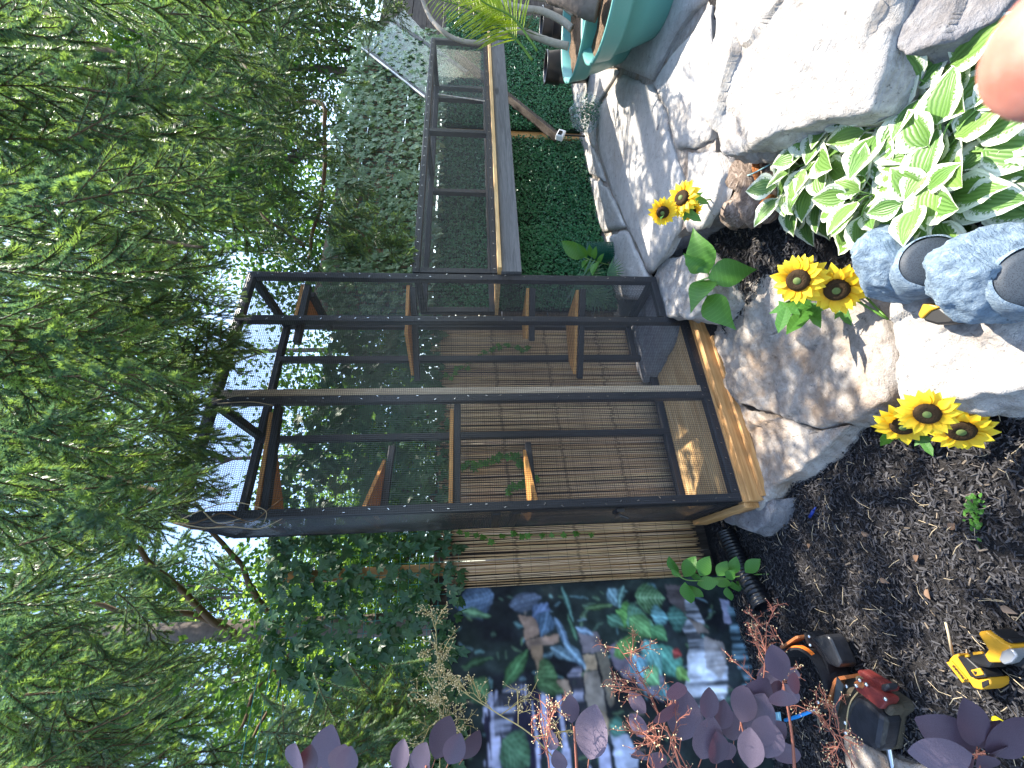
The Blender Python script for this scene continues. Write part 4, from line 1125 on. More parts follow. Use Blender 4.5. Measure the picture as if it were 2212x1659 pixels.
# ------------------------------------------------------------------ rock shaped speakers, tape measure
M['bluerock'] = rockmat('blue_grey_moulded_rock', (.09, .13, .18), (.18, .245, .31), (.34, .41, .46), (.12, .17, .23), .5, 1.6, (.38, .45, .5))
def grillmat():
    t = NT('grey_speaker_grille'); v = t.coords('Object', (1, 1, 1))
    vo = t.n('ShaderNodeTexVoronoi'); t.l(v, vo.inputs['Vector']); vo.inputs['Scale'].default_value = 420
    col = t.ramp(vo.outputs['Distance'], [(.25, (.010, .014, .02)), (.45, (.03, .04, .052))])
    return t.done(col, .6, .4)
M['grille'] = grillmat()
def speaker(label, c, sx, sz, seed, gr, gp):
    p = tag(empty('rock_speaker', c), label, 'speaker', None)
    bm = bmesh.new(); bmesh.ops.create_icosphere(bm, subdivisions=5, radius=1)
    fwd = Vector((-FWD.x, -FWD.y, 0)).normalized()
    rc = random.Random(seed*7); cuts = [(Vector((rc.gauss(0, 1), rc.gauss(0, 1), rc.gauss(.2, 1))).normalized(), rc.uniform(.86, 1.02)) for _ in range(44)]
    for v in bm.verts:
        d = v.co.copy(); k = 1.0
        k = min([h_/max(.05, d.dot(n_)) for n_, h_ in cuts]+[1.22])+.05*noise.noise(d*3)
        k += .035*abs(noise.noise(d*7))
        k += .03*noise.noise(d*11)
        if d.z < -.1: d.z = -.1+(d.z+.1)*.35
        v.co = Vector((d.x*sx*k, d.y*sx*k*.9, (d.z*k+.35)*sz))
    me = D.meshes.new('shell'); bm.to_mesh(me); bm.free(); me.materials.append(M['bluerock'])
    me.polygons.foreach_set('use_smooth', [True]*len(me.polygons))
    sh_ = link('shell', me, p)
    dc = (c-CAM).dot(FWD); g = at_d(gp[0], gp[1], dc-gp[2]); N = ((CAM-g).normalized()*.9+fwd*.3).normalized()
    b = MB(); b.lathe([(0, .012), (gr*.7, .010), (gr*.96, .004), (gr, -.004), (gr*1.02, -.09)], 40)
    b.xf(Matrix.Translation(g) @ rotto(RGT, N)); b.build('grille', M['grille'], p, smooth=True)
    b = MB(); b.lathe([(gr*1.0, .008), (gr*1.07, .006), (gr*1.14, -.012), (gr*1.2, -.04), (gr*1.25, -.10)], 40)
    for i_, v_ in enumerate(b.v):
        k_ = 1+.05*noise.noise(Vector(v_)*40); b.v[i_] = (v_[0]*k_, v_[1]*k_, v_[2])
    b.xf(Matrix.Translation(g-N*.003) @ rotto(RGT, N)); b.build('rim', M['bluerock'], p, smooth=True)
    return p
speaker('blue rock shaped speaker next to the sunflowers, farther from the photo edge', at_z(2000, 560, .17), .104, .150, 2, .058, (2012, 566, .125))
speaker('blue rock shaped speaker at the photo edge behind the tape measure', at_z(2196, 594, .17), .110, .145, 5, .060, (2243, 598, .115))
M['yellow'] = simple('yellow_tool_plastic', (.50, .255, .018), .4, .5, var=.15)
M['blackplastic'] = simple('black_tool_plastic', (.013, .013, .014), .45, .5)
tm = tag(empty('tape_measure', at_z(2045, 690, .18)), 'black and yellow tape measure on the cream boulder under the blue speaker', 'tape measure')
def pxprism(pts, z0, z1, mat, name, parent, zref=None, bev=.003):
    P = [at_z(x, y, zref if zref is not None else z1) for x, y in pts]
    ar = sum(P[i].to_2d().cross(P[(i+1) % len(P)].to_2d()) for i in range(len(P)))
    if ar < 0: P.reverse()
    b = MB(); b.prism([(p.x, p.y) for p in P], z0, z1); return b.build(name, mat, parent, bevel=bev)
pxprism([(2006, 676), (2018, 660), (2050, 664), (2068, 678), (2085, 690), (2070, 700), (2040, 702), (2012, 694)], .185, .232, M['blackplastic'], 'case', tm, .21, .006)
pxprism([(2003, 680), (2014, 656), (2030, 655), (2052, 664), (2030, 672), (2010, 690)], .185, .238, M['yellow'], 'case_band', tm, .21, .004)

# ------------------------------------------------------------------ driftwood root with rope, plate
def driftmat():
    t = NT('weathered_driftwood'); v = t.coords('Object', (10, 10, 40))
    n = t.noise(v, 2, 8, .65, 1.5); n2 = t.noise(t.coords(), 30, 6, .7)
    col = t.ramp(n, [(.25, (.05, .035, .028)), (.5, (.19, .145, .115)), (.7, (.36, .30, .255))]); col = t.mix(t.ramp(n2, [(.5, 0), (.7, .5)]), col, (.07, .045, .03))
    return t.done(col, .85, .2, t.bump(t.mix(.5, n, n2), 1, .02))
M['drift'] = driftmat()
root = tag(empty('driftwood_root', at_z(1640, 405, .1)), 'knotty driftwood root between the white boulder and the hosta', 'driftwood')
def lump(name, pts, rads, mat, parent, amp=.4, seed=0, n=20):
    b = MB(); sp = smoothpath([at_z(*p) for p in pts], 6); L = len(sp)
    rr = [np.interp(i/(L-1), np.linspace(0, 1, len(rads)), rads) for i in range(L)]
    b.tube(sp, rr, n)
    for i, v in enumerate(b.v):
        a = min(i//n, L-1); ctr = sp[a]; d = Vector(v)-ctr; k = 1+amp*(noise.noise(Vector(v)*22+Vector((seed, 0, 0)))+.6*noise.noise(Vector((v[0]*60, v[1]*60, v[2]*14+seed))))
        b.v[i] = tuple(ctr+d*k)
    return b.build(name, mat, parent, smooth=True)
lump('root_limb', [(1578, 460, .10), (1600, 452, .19), (1640, 440, .21), (1672, 452, .10)], [.04, .075, .08, .04], M['drift'], root, .4, 1)
lump('root_limb', [(1588, 345, .12), (1600, 375, .20), (1625, 400, .22), (1640, 425, .2)], [.03, .065, .055, .04], M['drift'], root, .5, 2)
lump('root_limb', [(1665, 340, .14), (1668, 380, .2), (1672, 410, .18), (1690, 440, .1)], [.025, .04, .05, .03], M['drift'], root, .45, 3)
lump('root_limb', [(1640, 455, .08), (1670, 430, .15), (1700, 410, .1)], [.03, .04, .025], M['drift'], root, .5, 4)
M['rope'] = simple('orange_brown_rope', (.38, .14, .045), .85, .2, var=.4, bump=1, bscale=300)
rp = tag(empty('rope', at_z(1640, 390, .2)), 'short piece of orange brown rope tied around the driftwood', 'rope')
for q in ([(1632, 352, .24), (1634, 372, .262), (1636, 392, .262), (1628, 412, .235)], [(1666, 425, .235), (1650, 440, .27), (1640, 462, .25), (1636, 478, .22)]):
    sp = smoothpath([at_z(*p) for p in q], 14); b = MB()
    for ph in (0, 2.09, 4.19):
        pts = []
        for i, p_ in enumerate(sp):
            t = (sp[min(i+1, len(sp)-1)]-sp[max(0, i-1)]).normalized(); a = t.cross(Vector((0, 0, 1))).normalized(); c = t.cross(a)
            pts.append(p_+(a*math.cos(i*.6+ph)+c*math.sin(i*.45+ph))*.006)
        b.tube(pts, .0066, 7)
    b.build('strand', M['rope'], rp, smooth=True)
b = MB(); b.tube(smoothpath([at_z(1565, 398, .16), at_z(1600, 385, .245), at_z(1640, 368, .275), at_z(1695, 335, .2)]), .0028, 6)
tag(b.build('twine', simple('pale_teal_twine', (.3, .5, .5), .6), smooth=True), 'pale teal twine stretched over the driftwood root', 'twine')
pl = at_z(1762, 268, .27); b = MB(); b.lathe([(0, .012), (.05, .012), (.056, .008), (.058, 0), (.05, -.01), (0, -.012)], 32); b.xf(Matrix.Translation(pl) @ rotto(RGT, UPM)); 
tag(b.build('stone_disc', M['rock_tan'], smooth=True), 'round reddish stone disc lying between the hosta leaves and the white boulder', 'stone')

# ------------------------------------------------------------------ things by the hedge and the banner
def leafplant(name, label, cat, stem, leaves, mesh, r0=.003, group=None, mat=None):
    p = tag(empty(name, stem[0]), label, cat, group)
    b = MB(); b.tube(smoothpath(stem), r0, 6); b.build('stem', M['petiole'], p, smooth=True)
    for base, tip, upv in leaves: aimleaf(p, mesh, base, tip, upv)
    return p
SO = [.02, .16, .26, .31, .30, .24, .14, .005]
sapm = leafmesh('leaf', SO, M['green'], .15, .2)
r = np.random.default_rng(4); lv = []
for cx, cy, tx, ty in ((1463, 1238, 1443, 1206), (1470, 1246, 1450, 1232), (1478, 1246, 1500, 1202), (1512, 1244, 1530, 1204), (1490, 1240, 1514, 1250), (1506, 1262, 1552, 1256), (1484, 1264, 1520, 1294), (1480, 1258, 1490, 1308), (1540, 1248, 1582, 1268), (1550, 1244, 1570, 1214), (1582, 1240, 1590, 1204), (1570, 1250, 1584, 1234), (1582, 1256, 1594, 1282), (1570, 1268, 1578, 1300), (1590, 1256, 1624, 1275), (1610, 1236, 1640, 1208), (1618, 1240, 1656, 1234), (1620, 1248, 1662, 1268)):
    d = 2.0+r.uniform(-.06, .04); lv.append((at_d(cx, cy, d), at_d(tx, ty, d-r.uniform(-.02, .05)), UPM+Vector((r.normal(0, .3), 0, r.normal(0, .2)))))
leafplant('sapling', 'young green sapling with toothed oval leaves in front of the reeds and black drain pipe', 'sapling', [at_z(1660, 1240, 0), at_d(1620, 1242, 2.0), at_d(1560, 1250, 2.0), at_d(1490, 1254, 2.0), at_d(1462, 1240, 2.0)], lv, sapm)
pp = smoothpath([at_z(1566, 1150, .05), at_z(1588, 1195, .05), at_z(1615, 1250, .05), at_z(1650, 1312, .055)], 30)
b = MB(); b.tube(pp, [.046 if (i//2) % 2 else .039 for i in range(len(pp))], 20, caps=False)
b.tube(pp, [.034]*len(pp), 16, caps=False)
M['pipe'] = simple('black_corrugated_plastic', (.010, .011, .014), .35, .5)
tag(b.build('drain_pipe', M['pipe'], smooth=True), 'black corrugated drain pipe lying on the soil below the sapling', 'pipe')
lv = []; r = np.random.default_rng(9)
for cx, cy, tx, ty in ((1262, 556, 1214, 524), (1268, 556, 1246, 530), (1272, 560, 1256, 572), (1280, 556, 1270, 532), (1284, 560, 1284, 534), (1280, 566, 1262, 584), (1290, 566, 1276, 588), (1292, 570, 1300, 548)):
    d = 2.85+r.uniform(-.05, .05); lv.append((at_d(cx, cy, d), at_d(tx, ty, d-.05), UPM+RGT*r.normal(0, .4)))
leafplant('broad_leaf_plant', 'broad leaved green plant at the foot of the boxwood beside the cage', 'plant', [at_z(1330, 575, .28), at_d(1290, 566, 2.86), at_d(1262, 556, 2.86)], lv, leafmesh('leaf', [.02, .2, .27, .28, .24, .15, .004], M['green'], .25, .25))
fern = tag(empty('fern', at_z(1330, 600, .28)), 'small fan shaped ferns on the ground seen beside and through the cage end', 'fern')
fm = leafmesh('leaflet', [.01, .05, .05, .03, .003], M['darkgreen'], .1, .2)
for cx, cy, n, L, a0, a1 in ((1262, 596, 15, .16, 80, 250), (1312, 590, 13, .13, 100, 250), (1268, 632, 14, .15, 90, 260), (1290, 640, 12, .14, 60, 240), (1240, 620, 12, .15, 60, 250)):
    for i in range(n):
        a = math.radians(a0+(a1-a0)*i/(n-1)); d = 2.82
        aimleaf(fern, fm, at_d(cx, cy, d), at_d(cx, cy, d)+(RGT*math.cos(a+1.57)*L*.9+UPV*math.sin(a-1.57+3.14)*L*.9)-FWD*.03, -FWD+up*.4, name='leaflet')
net = tag(empty('mesh_roll', at_z(1322, 545, .3)), 'rolled dark green garden netting standing against the boxwood', 'netting')
M['net'] = simple('dark_green_net_plastic', (.012, .10, .06), .45)
b = MB(); cb = at_z(1322, 545, .3)
for kk, R in enumerate((.075, .062, .048, .033)):
    for i in range(28): 
        a = i*2*math.pi/28+kk*.2; b.tube([cb+Vector((R*math.cos(a), R*math.sin(a), 0)), cb+Vector((R*math.cos(a), R*math.sin(a), .20))], .0018, 3, caps=False)
    for z in np.arange(.0, .21, .016):
        b.tube([cb+Vector((R*math.cos(a), R*math.sin(a), z)) for a in np.linspace(0, 2*math.pi, 25)], .0018, 3, caps=False)
tag(b.build('netting', M['net'], net), kind='stuff')
bag = tag(empty('plastic_bag', at_z(1290, 250, .3)), 'clear plastic bag of green foliage on the flagstones by the fence post', 'bag')
bc = at_z(1292, 245, .3)
bm = bmesh.new(); bmesh.ops.create_icosphere(bm, subdivisions=4, radius=1)
for v in bm.verts:
    d = v.co.copy(); k = 1+.30*noise.noise(d*2.2)+.22*abs(noise.noise(d*5))+.1*noise.noise(d*9)
    v.co = bc+Vector((d.x*.15*k, d.y*.12*k, max(0, (d.z*k+.85)*.125)))-bag.location
me = D.meshes.new('film'); bm.to_mesh(me); bm.free(); me.materials.append(M['bagfilm']); link('film', me, bag)
b = MB(); r = np.random.default_rng(2)
for i in range(420):
    q = Vector((r.normal(0, .055), r.normal(0, .05), abs(r.normal(.09, .05)))); s = r.uniform(.008, .016)
    mt = Matrix.Translation(bc+q) @ rotto((r.normal(), r.normal(), r.normal()), (r.normal(), r.normal(), 1))
    b.add([mt @ Vector(x) for x in ((-s, 0, 0), (0, -s*.6, 0), (s, 0, 0), (0, s*.6, 0))], [(0, 1, 2, 3)])
b.build('foliage', M['box'], bag)
lt = tag(empty('garden_light', at_b(1212, 292, .5)), 'small white garden light box at the foot of the timber brace', 'light')
c = at_b(1211, 292, .50); X = Vector((.8, 0, -.35)).normalized()
b = MB(); b.frame(c, X, Vector((0, 1, 0)), X.cross(Vector((0, 1, 0))), .11, .05, .07); b.build('housing', M['white'], lt, bevel=.008)
b = MB(); b.frame(c+Vector((-.01, -.03, .01)), X, Vector((0, 1, 0)), X.cross(Vector((0, 1, 0))), .05, .012, .035); b.build('sensor', M['blackplastic'], lt, bevel=.003)
b = MB(); b.bar(c+Vector((.02, .01, -.02)), Vector((c.x+.02, c.y+.01, .28)), .012, .012); b.build('stake', M['blackplastic'], lt)

# ------------------------------------------------------------------ impact driver lying on the mulch
def dp(cx, cy): return (1975+cx*.1654, 1316.6+cy*.1654)
drill = tag(empty('impact_driver', at_z(*dp(900, 700), .03)), 'yellow and black cordless impact driver lying on the mulch', 'power tool')
M['greymetal'] = simple('scuffed_grey_housing', (.36, .37, .38), .38, .5, .6, var=.25)
def dprism(pts, z0, z1, mat, name, bev=.006, zref=.07): return pxprism([dp(*p) for p in pts], z0, z1, mat, name, drill, zref, bev)
dprism([(866, 310), (890, 285), (965, 272), (1110, 370), (1200, 430), (1290, 470), (1310, 520), (1215, 600), (1160, 690), (1010, 690), (945, 590), (1000, 520), (940, 430)], .012, .078, M['yellow'], 'motor_housing', .012)
dprism([(960, 262), (1010, 280), (1130, 380), (1205, 378), (1270, 440), (1130, 455), (1090, 395)], .006, .066, M['blackplastic'], 'motor_overmould', .006)
dprism([(1190, 545), (1290, 500), (1345, 520), (1405, 610), (1330, 690), (1225, 720), (1150, 650)], .010, .082, M['greymetal'], 'nose_housing', .014)
dprism([(1370, 640), (1400, 620), (1450, 690), (1470, 760), (1400, 780), (1290, 745), (1240, 730), (1330, 690)], .016, .062, M['blackplastic'], 'nose_bumper', .010)
dprism([(1395, 740), (1430, 735), (1450, 780), (1400, 790)], .03, .052, M['staple'], 'chuck', .004)
dprism([(640, 570), (740, 545), (880, 560), (980, 600), (1020, 690), (960, 770), (860, 760), (760, 720), (680, 660)], .012, .066, M['blackplastic'], 'handle', .012)
dprism([(750, 556), (860, 548), (885, 580), (755, 600)], .06, .0685, M['yellow'], 'handle_stripe', .002)
dprism([(660, 592), (712, 585), (716, 620), (670, 630)], .06, .072, M['yellow'], 'trigger_lock', .002)
dprism([(560, 610), (690, 620), (930, 840), (950, 885), (800, 900), (740, 885)], .02, .072, M['blackplastic'], 'battery_mount', .004)
dprism([(430, 645), (470, 600), (545, 575), (560, 620), (745, 890), (800, 905), (945, 885), (968, 985), (850, 1055), (740, 1030), (690, 950), (640, 960), (415, 700)], .004, .064, M['yellow'], 'battery', .006)
dprism([(395, 725), (425, 695), (640, 960), (735, 985), (740, 1070), (680, 1060)], .0, .048, M['blackplastic'], 'battery_base', .004)
dprism([(855, 950), (940, 915), (950, 985), (865, 1030)], .03, .0665, M['blackplastic'], 'battery_button', .002)
dprism([(748, 790), (865, 762), (925, 850), (815, 872)], .068, .0745, M['yellow'], 'badge', .002)
dprism([(790, 800), (840, 810), (835, 845), (815, 850)], .0735, .0755, M['blackplastic'], 'badge_arrow', .0)
def text(s, p, xdir, up_, size, mat, parent, name='lettering', ext=.0004):
    cu = D.curves.new(name, 'FONT'); cu.body = s; cu.size = size; cu.extrude = ext; cu.offset = .0003; cu.space_character = 1.02
    X = Vector(xdir).normalized(); N = Vector(up_); N = (N-X*N.dot(X)).normalized(); Y = N.cross(X)
    ob = D.objects.new(name, cu); COL.objects.link(ob); ob.parent = parent
    cu.materials.append(mat)
    ob.matrix_local = Matrix.Translation(-root_loc(parent)) @ Matrix.Translation(p) @ Matrix((X, Y, N)).transposed().to_4x4()
    bpy.context.view_layer.update()
    me = D.meshes.new_from_object(ob.evaluated_get(bpy.context.evaluated_depsgraph_get())); me.materials.clear(); me.materials.append(mat)
    o2 = link(name, me, parent); o2.matrix_local = ob.matrix_local; D.objects.remove(ob); return o2
# the maker's word on the battery's side, read along its length
pa = at_z(*dp(490, 735), .071); pb2 = at_z(*dp(655, 935), .071); xd = pb2-pa
pcx_ = at_z(*dp(510, 705), .067)
quad = [at_z(*dp(x, y), .0655) for x, y in ((432, 690), (500, 672), (700, 905), (640, 955))]
b = MB(); b.add([q+Vector((0, 0, dz)) for dz in (-.004, .003) for q in quad], [(4, 5, 6, 7), (0, 4, 7, 3), (1, 2, 6, 5), (0, 1, 5, 4), (2, 3, 7, 6)]); b.build('battery_label', M['yellow'], drill)
text('DEWALT', pa, xd, Vector((0, 0, 1)), xd.length/3.9, M['blackplastic'], drill)
tw = tag(MB().tube([at_z(*dp(410, 170), .05), at_z(*dp(450, 330), .05), at_z(*dp(500, 590), .03)], [.003, .0032, .0034], 6).build('stick', M['straw'], smooth=True), 'pale dry stick poking out from behind the driver battery', 'stick')

# ------------------------------------------------------------------ tool belt
def bp(cx, cy): return (1673.2+cx*.2064, 1316.6+cy*.2064)
belt = tag(empty('tool_belt', at_z(*bp(600, 900), 0)), 'black tool belt with orange trim and leather pouches lying on the mulch', 'tool belt')
M['nylon'] = simple('black_webbing', (.012, .012, .014), .7, .3, bump=.6, bscale=500)
M['orange'] = simple('orange_trim', (.62, .15, .02), .6)
M['leather'] = simple('brown_leather', (.26, .09, .03), .5, .4, var=.4, bump=.4, bscale=90)
M['maroon'] = simple('maroon_leather', (.14, .025, .022), .38, .5, var=.4, bump=.4, bscale=90)
M['blackleather'] = simple('worn_black_leather', (.022, .023, .027), .33, .5, var=.7, bump=.5, bscale=60)
M['canvas'] = simple('dark_olive_canvas', (.06, .05, .035), .75, .3, var=.4, bump=.6, bscale=300)
M['steel'] = simple('bare_steel', (.6, .62, .64), .28, .5, 1)
def band(pts, width, thick, mat, name, drop):
    """a strap standing on edge: pts is its upper rim in world space"""
    b = MB(); sp = smoothpath(pts, 8); n = len(sp); vs = []
    for i, p in enumerate(sp):
        t = (sp[min(i+1, n-1)]-sp[max(i-1, 0)]).normalized(); o_ = t.cross(drop).normalized()*thick/2
        vs += [p+o_, p-o_, p-o_+drop*width, p+o_+drop*width]
    fs = []
    for i in range(n-1):
        for k in range(4): fs.append((i*4+k, i*4+(k+1) % 4, (i+1)*4+(k+1) % 4, (i+1)*4+k))
    fs += [(0, 1, 2, 3), tuple((n-1)*4+k for k in (3, 2, 1, 0))]
    b.add(vs, fs); return b.build(name, mat, belt, smooth=False)
def bw(cx, cy, z): return at_z(*bp(cx, cy), z)
rim = [bw(110, 470, .10), bw(170, 410, .115), bw(250, 400, .12), bw(350, 460, .12), bw(430, 560, .12), bw(490, 690, .12), bw(520, 820, .115), bw(510, 930, .11), bw(470, 1040, .10)]
dn = Vector((.05, .06, -1)).normalized()
band(rim, .018, .012, M['orange'], 'orange_trim', dn)
band([p+Vector((0, 0, .008))-RGT*.0-FWD*.006 for p in rim], .10, .008, M['nylon'], 'belt_lining', (dn-FWD*.25).normalized())
back = [p+RGT*.04+Vector((0, 0, -.018)) for p in rim[1:8]]
band(back, .085, .010, M['nylon'], 'belt', dn)
front = [bw(110, 470, .10), bw(95, 620, .06), bw(140, 800, .03), bw(260, 1000, .03), bw(400, 1060, .04), bw(470, 1040, .06)]
band(front, .06, .010, M['nylon'], 'belt', dn)
band([bw(60, 400, .12), bw(140, 350, .13), bw(230, 290, .13), bw(280, 300, .11)], .05, .008, M['leather'], 'leather_strap', dn)
band([bw(500, 1030, .10), bw(560, 960, .11), bw(600, 850, .12), bw(640, 740, .12), bw(740, 710, .12)], .08, .010, M['leather'], 'leather_strap', dn)
def slab(pts, z0, z1, mat, name, zref, bev=.008): return pxprism([bp(*p) for p in pts], z0, z1, mat, name, belt, zref, bev)
slab([(430, 285), (560, 255), (600, 290), (725, 570), (700, 610), (640, 600), (540, 470)], .03, .095, M['blackleather'], 'phone_pouch', .085, .014)
slab([(305, 250), (360, 215), (430, 290), (560, 480), (640, 610), (560, 560), (400, 370), (340, 370)], .03, .10, M['nylon'], 'pouch_flap', .09, .012)
slab([(770, 700), (840, 680), (1270, 990), (1285, 1060), (1190, 1140), (1150, 1480), (1100, 1470), (720, 1300), (640, 1170), (720, 830)], .004, .085, M['canvas'], 'pouch_body', .075, .014)
slab([(880, 890), (1000, 950), (1185, 1120), (1190, 1180), (1140, 1460), (1080, 1480), (760, 1310), (752, 1230), (775, 1080), (820, 960)], .05, .118, M['blackleather'], 'pouch_front', .105, .022)
slab([(830, 800), (850, 735), (900, 725), (1185, 925), (1190, 960), (1125, 1045), (1090, 1035), (870, 860)], .08, .122, M['maroon'], 'holster', .12, .008)
slab([(845, 640), (900, 630), (1140, 780), (1210, 810), (1190, 860), (1140, 870), (880, 700)], .06, .10, M['maroon'], 'holster', .10, .014)
slab([(1130, 780), (1200, 770), (1215, 820), (1180, 865), (1130, 850)], .07, .108, M['blackleather'], 'knob', .10, .008)
slab([(1145, 1040), (1200, 960), (1275, 1040), (1220, 1130)], .06, .11, M['canvas'], 'pouch_corner', .10, .01)
slab([(835, 760), (895, 735), (960, 780), (930, 830), (860, 810)], .11, .1245, M['leather'], 'leather_tab', .12, .003)
def wedge(): 
    P_ = [bw(650, 705, .14), bw(722, 800, .14), bw(640, 1135, .10), bw(598, 1110, .10)]; N = Vector((0, 0, .004)); b = MB()
    b.add(P_+[p-N for p in P_], [(0, 1, 2, 3), (7, 6, 5, 4), (0, 4, 5, 1), (1, 5, 6, 2), (2, 6, 7, 3), (3, 7, 4, 0)]); b.build('rafter_square', M['steel'], belt)
wedge()
b = MB(); b.tube([bw(1180, 1340, .04), bw(1240, 1680, .02), bw(1260, 1800, .02)], .009, 8); b.build('hammer_handle', M['steel'], belt, smooth=True)
b = MB()
for q in ((885, 738), (850, 797), (955, 783), (1155, 937), (748, 802), (357, 282), (368, 372), (452, 970), (735, 1185), (740, 1290)): b.lathe([(0, .004), (.004, .003), (.006, 0), (.006, -.004)], 10, bw(*q, .128 if q[0] > 800 else .12))
tag(b.build('rivets', M['steel'], belt, smooth=True), kind='stuff')
b = MB(); b.tube(smoothpath([bw(870, 865, .124), bw(800, 960, .12), bw(765, 1080, .119), bw(748, 1290, .118)]), .002, 5); b.build('piping', simple('tan_stitching', (.35, .26, .13), .7), belt)
rock('edging_stone', [(1825, 1592), (1870, 1606), (1925, 1634), (1990, 1655), (2000, 1700), (1850, 1720), (1812, 1640)], .03, -.02, M['rock_tan'], 'flat tan edging stone under the tool pouch', 'stone', .006, .012, 41, 48, rings=8)
b = MB(); b.tube([at_z(1696, 1556, .05), at_z(1722, 1548, .05), at_z(1752, 1537, .05)], [.006, .0065, .005], 8); b.tube([at_z(1752, 1537, .05), at_z(1760, 1533, .05)], [.003, .0025], 6)
tag(b.build('pencil', simple('bright_blue_plastic', (.02, .25, .62), .4), smooth=True), 'bright blue stick tool lying beside the tool belt under the purple leaves', 'tool')
b = MB(); P_ = [at_z(1668, 1540, .03), at_z(1682, 1538, .05), at_z(1688, 1584, .03), at_z(1670, 1582, .02)]; b.add(P_+[p-Vector((0, 0, .008)) for p in P_], [(0, 1, 2, 3), (7, 6, 5, 4), (0, 4, 5, 1), (1, 5, 6, 2), (2, 6, 7, 3), (3, 7, 4, 0)])
tag(b.build('plastic_scraper', simple('pale_blue_plastic', (.25, .5, .62), .4)), 'pale blue flat plastic piece under the purple smoke bush', 'plastic piece')
b = MB(); b.tube([at_z(1749, 1117, .012), at_z(1757, 1103, .014)], .006, 8); b.tube([at_z(1757, 1103, .014), at_z(1762, 1096, .014)], [.0045, .003], 8)
tag(b.build('pen', simple('dark_blue_plastic', (.01, .03, .2), .35), smooth=True), 'dark blue pen on the mulch below the cage base', 'pen')
b = MB(); b.tube(smoothpath([at_z(2150, 1555, .03), at_z(2180, 1575, .035), at_z(2205, 1605, .03), at_z(2230, 1650, .02)]), .010, 8)
tag(b.build('hose', simple('bright_yellow_rubber', (.72, .62, .02), .45), smooth=True), 'bright yellow cord behind purple leaves at the photo corner', 'cord')
# weeds and single dry leaves on the mulch
wd = tag(empty('weed', at_z(2105, 1110, 0)), 'low bright green weed growing in the mulch', 'weed'); r = np.random.default_rng(14)
wm = leafmesh('leaf', [.02, .25, .34, .25, .02], M['green'], .2, .2)
for i in range(70):
    c = at_z(r.normal(2105, 10), r.normal(1110, 24), ground_z(*at_z(2105, 1110, 0).xy)+r.uniform(.005, .03))
    a = r.uniform(0, 6.28); aimleaf(wd, wm, c, c+Vector((math.cos(a), math.sin(a), r.normal(.1, .3)))*r.uniform(.008, .016), up)
DLW = ['just below the cage base corner', 'right below the three sunflowers', 'above the driver', 'beside the black phone pouch', 'next to the green weed', 'between the blue pen and the sunflowers', 'above the dry stick', 'left of the blue pen', 'midway between the sunflowers and the tool belt']
dl = leafmesh('dry_leaf', [.02, .2, .3, .26, .14, .01], M['dryleaf'], .35, .5)
for i, (x, y, s) in enumerate(((1695, 1137, .04), (1984, 1200, .03), (2160, 1310, .03), (1802, 1430, .045), (2062, 1130, .03), (1860, 1150, .03), (2010, 1295, .035), (1750, 1175, .03), (1900, 1250, .028))):
    c = at_z(x, y, ground_z(*at_z(x, y, 0).xy)+.016); a = i*2.1
    o = link('dry_leaf', dl); o.matrix_local = Matrix.Translation(c) @ rotto((math.cos(a), math.sin(a), .1), (.2*math.sin(i), .2*math.cos(i), 1)) @ Matrix.Scale(s, 4)
    tag(o, 'curled brown dry leaf on the mulch '+DLW[i], 'dry leaf', 'dry leaves on the mulch')

# ------------------------------------------------------------------ smoke bush in the foreground
M['purple'] = leafmat('purple_smoke_bush_leaf', (.085, .064, .092), (.115, .088, .125), (.15, .115, .15), .55, .10, (.22, .06, .09), .4)
M['redstem'] = simple('reddish_stem', (.30, .11, .07), .6, .3, var=.4)
M['tanstem'] = simple('tan_green_stem', (.34, .27, .11), .6, .3, var=.4)
M['bead'] = simple('cream_flower_bud', (.62, .50, .28), .6, .3, var=.2)
bush = tag(empty('smoke_bush', (-1.3, -1.0, 0)), 'purple leaved smoke bush with thin branching flower sprays in the foreground', 'bush')
pm = []
for i in range(4):
    b = MB(); v, f, u = flatleaf([.02, .17, .27, .335, .365, .375, .365, .33, .265, .17, .03], .06+.05*i, [.03, .12, .22, .06][i]); b.add(v, f, 0, u)
    b.tube([(-.22, 0, .01), (0, 0, 0)], [.012, .012], 5, 1, caps=False); pm.append(b.mesh('leaf', [M['purple'], M['redstem']], True))
r = np.random.default_rng(15)
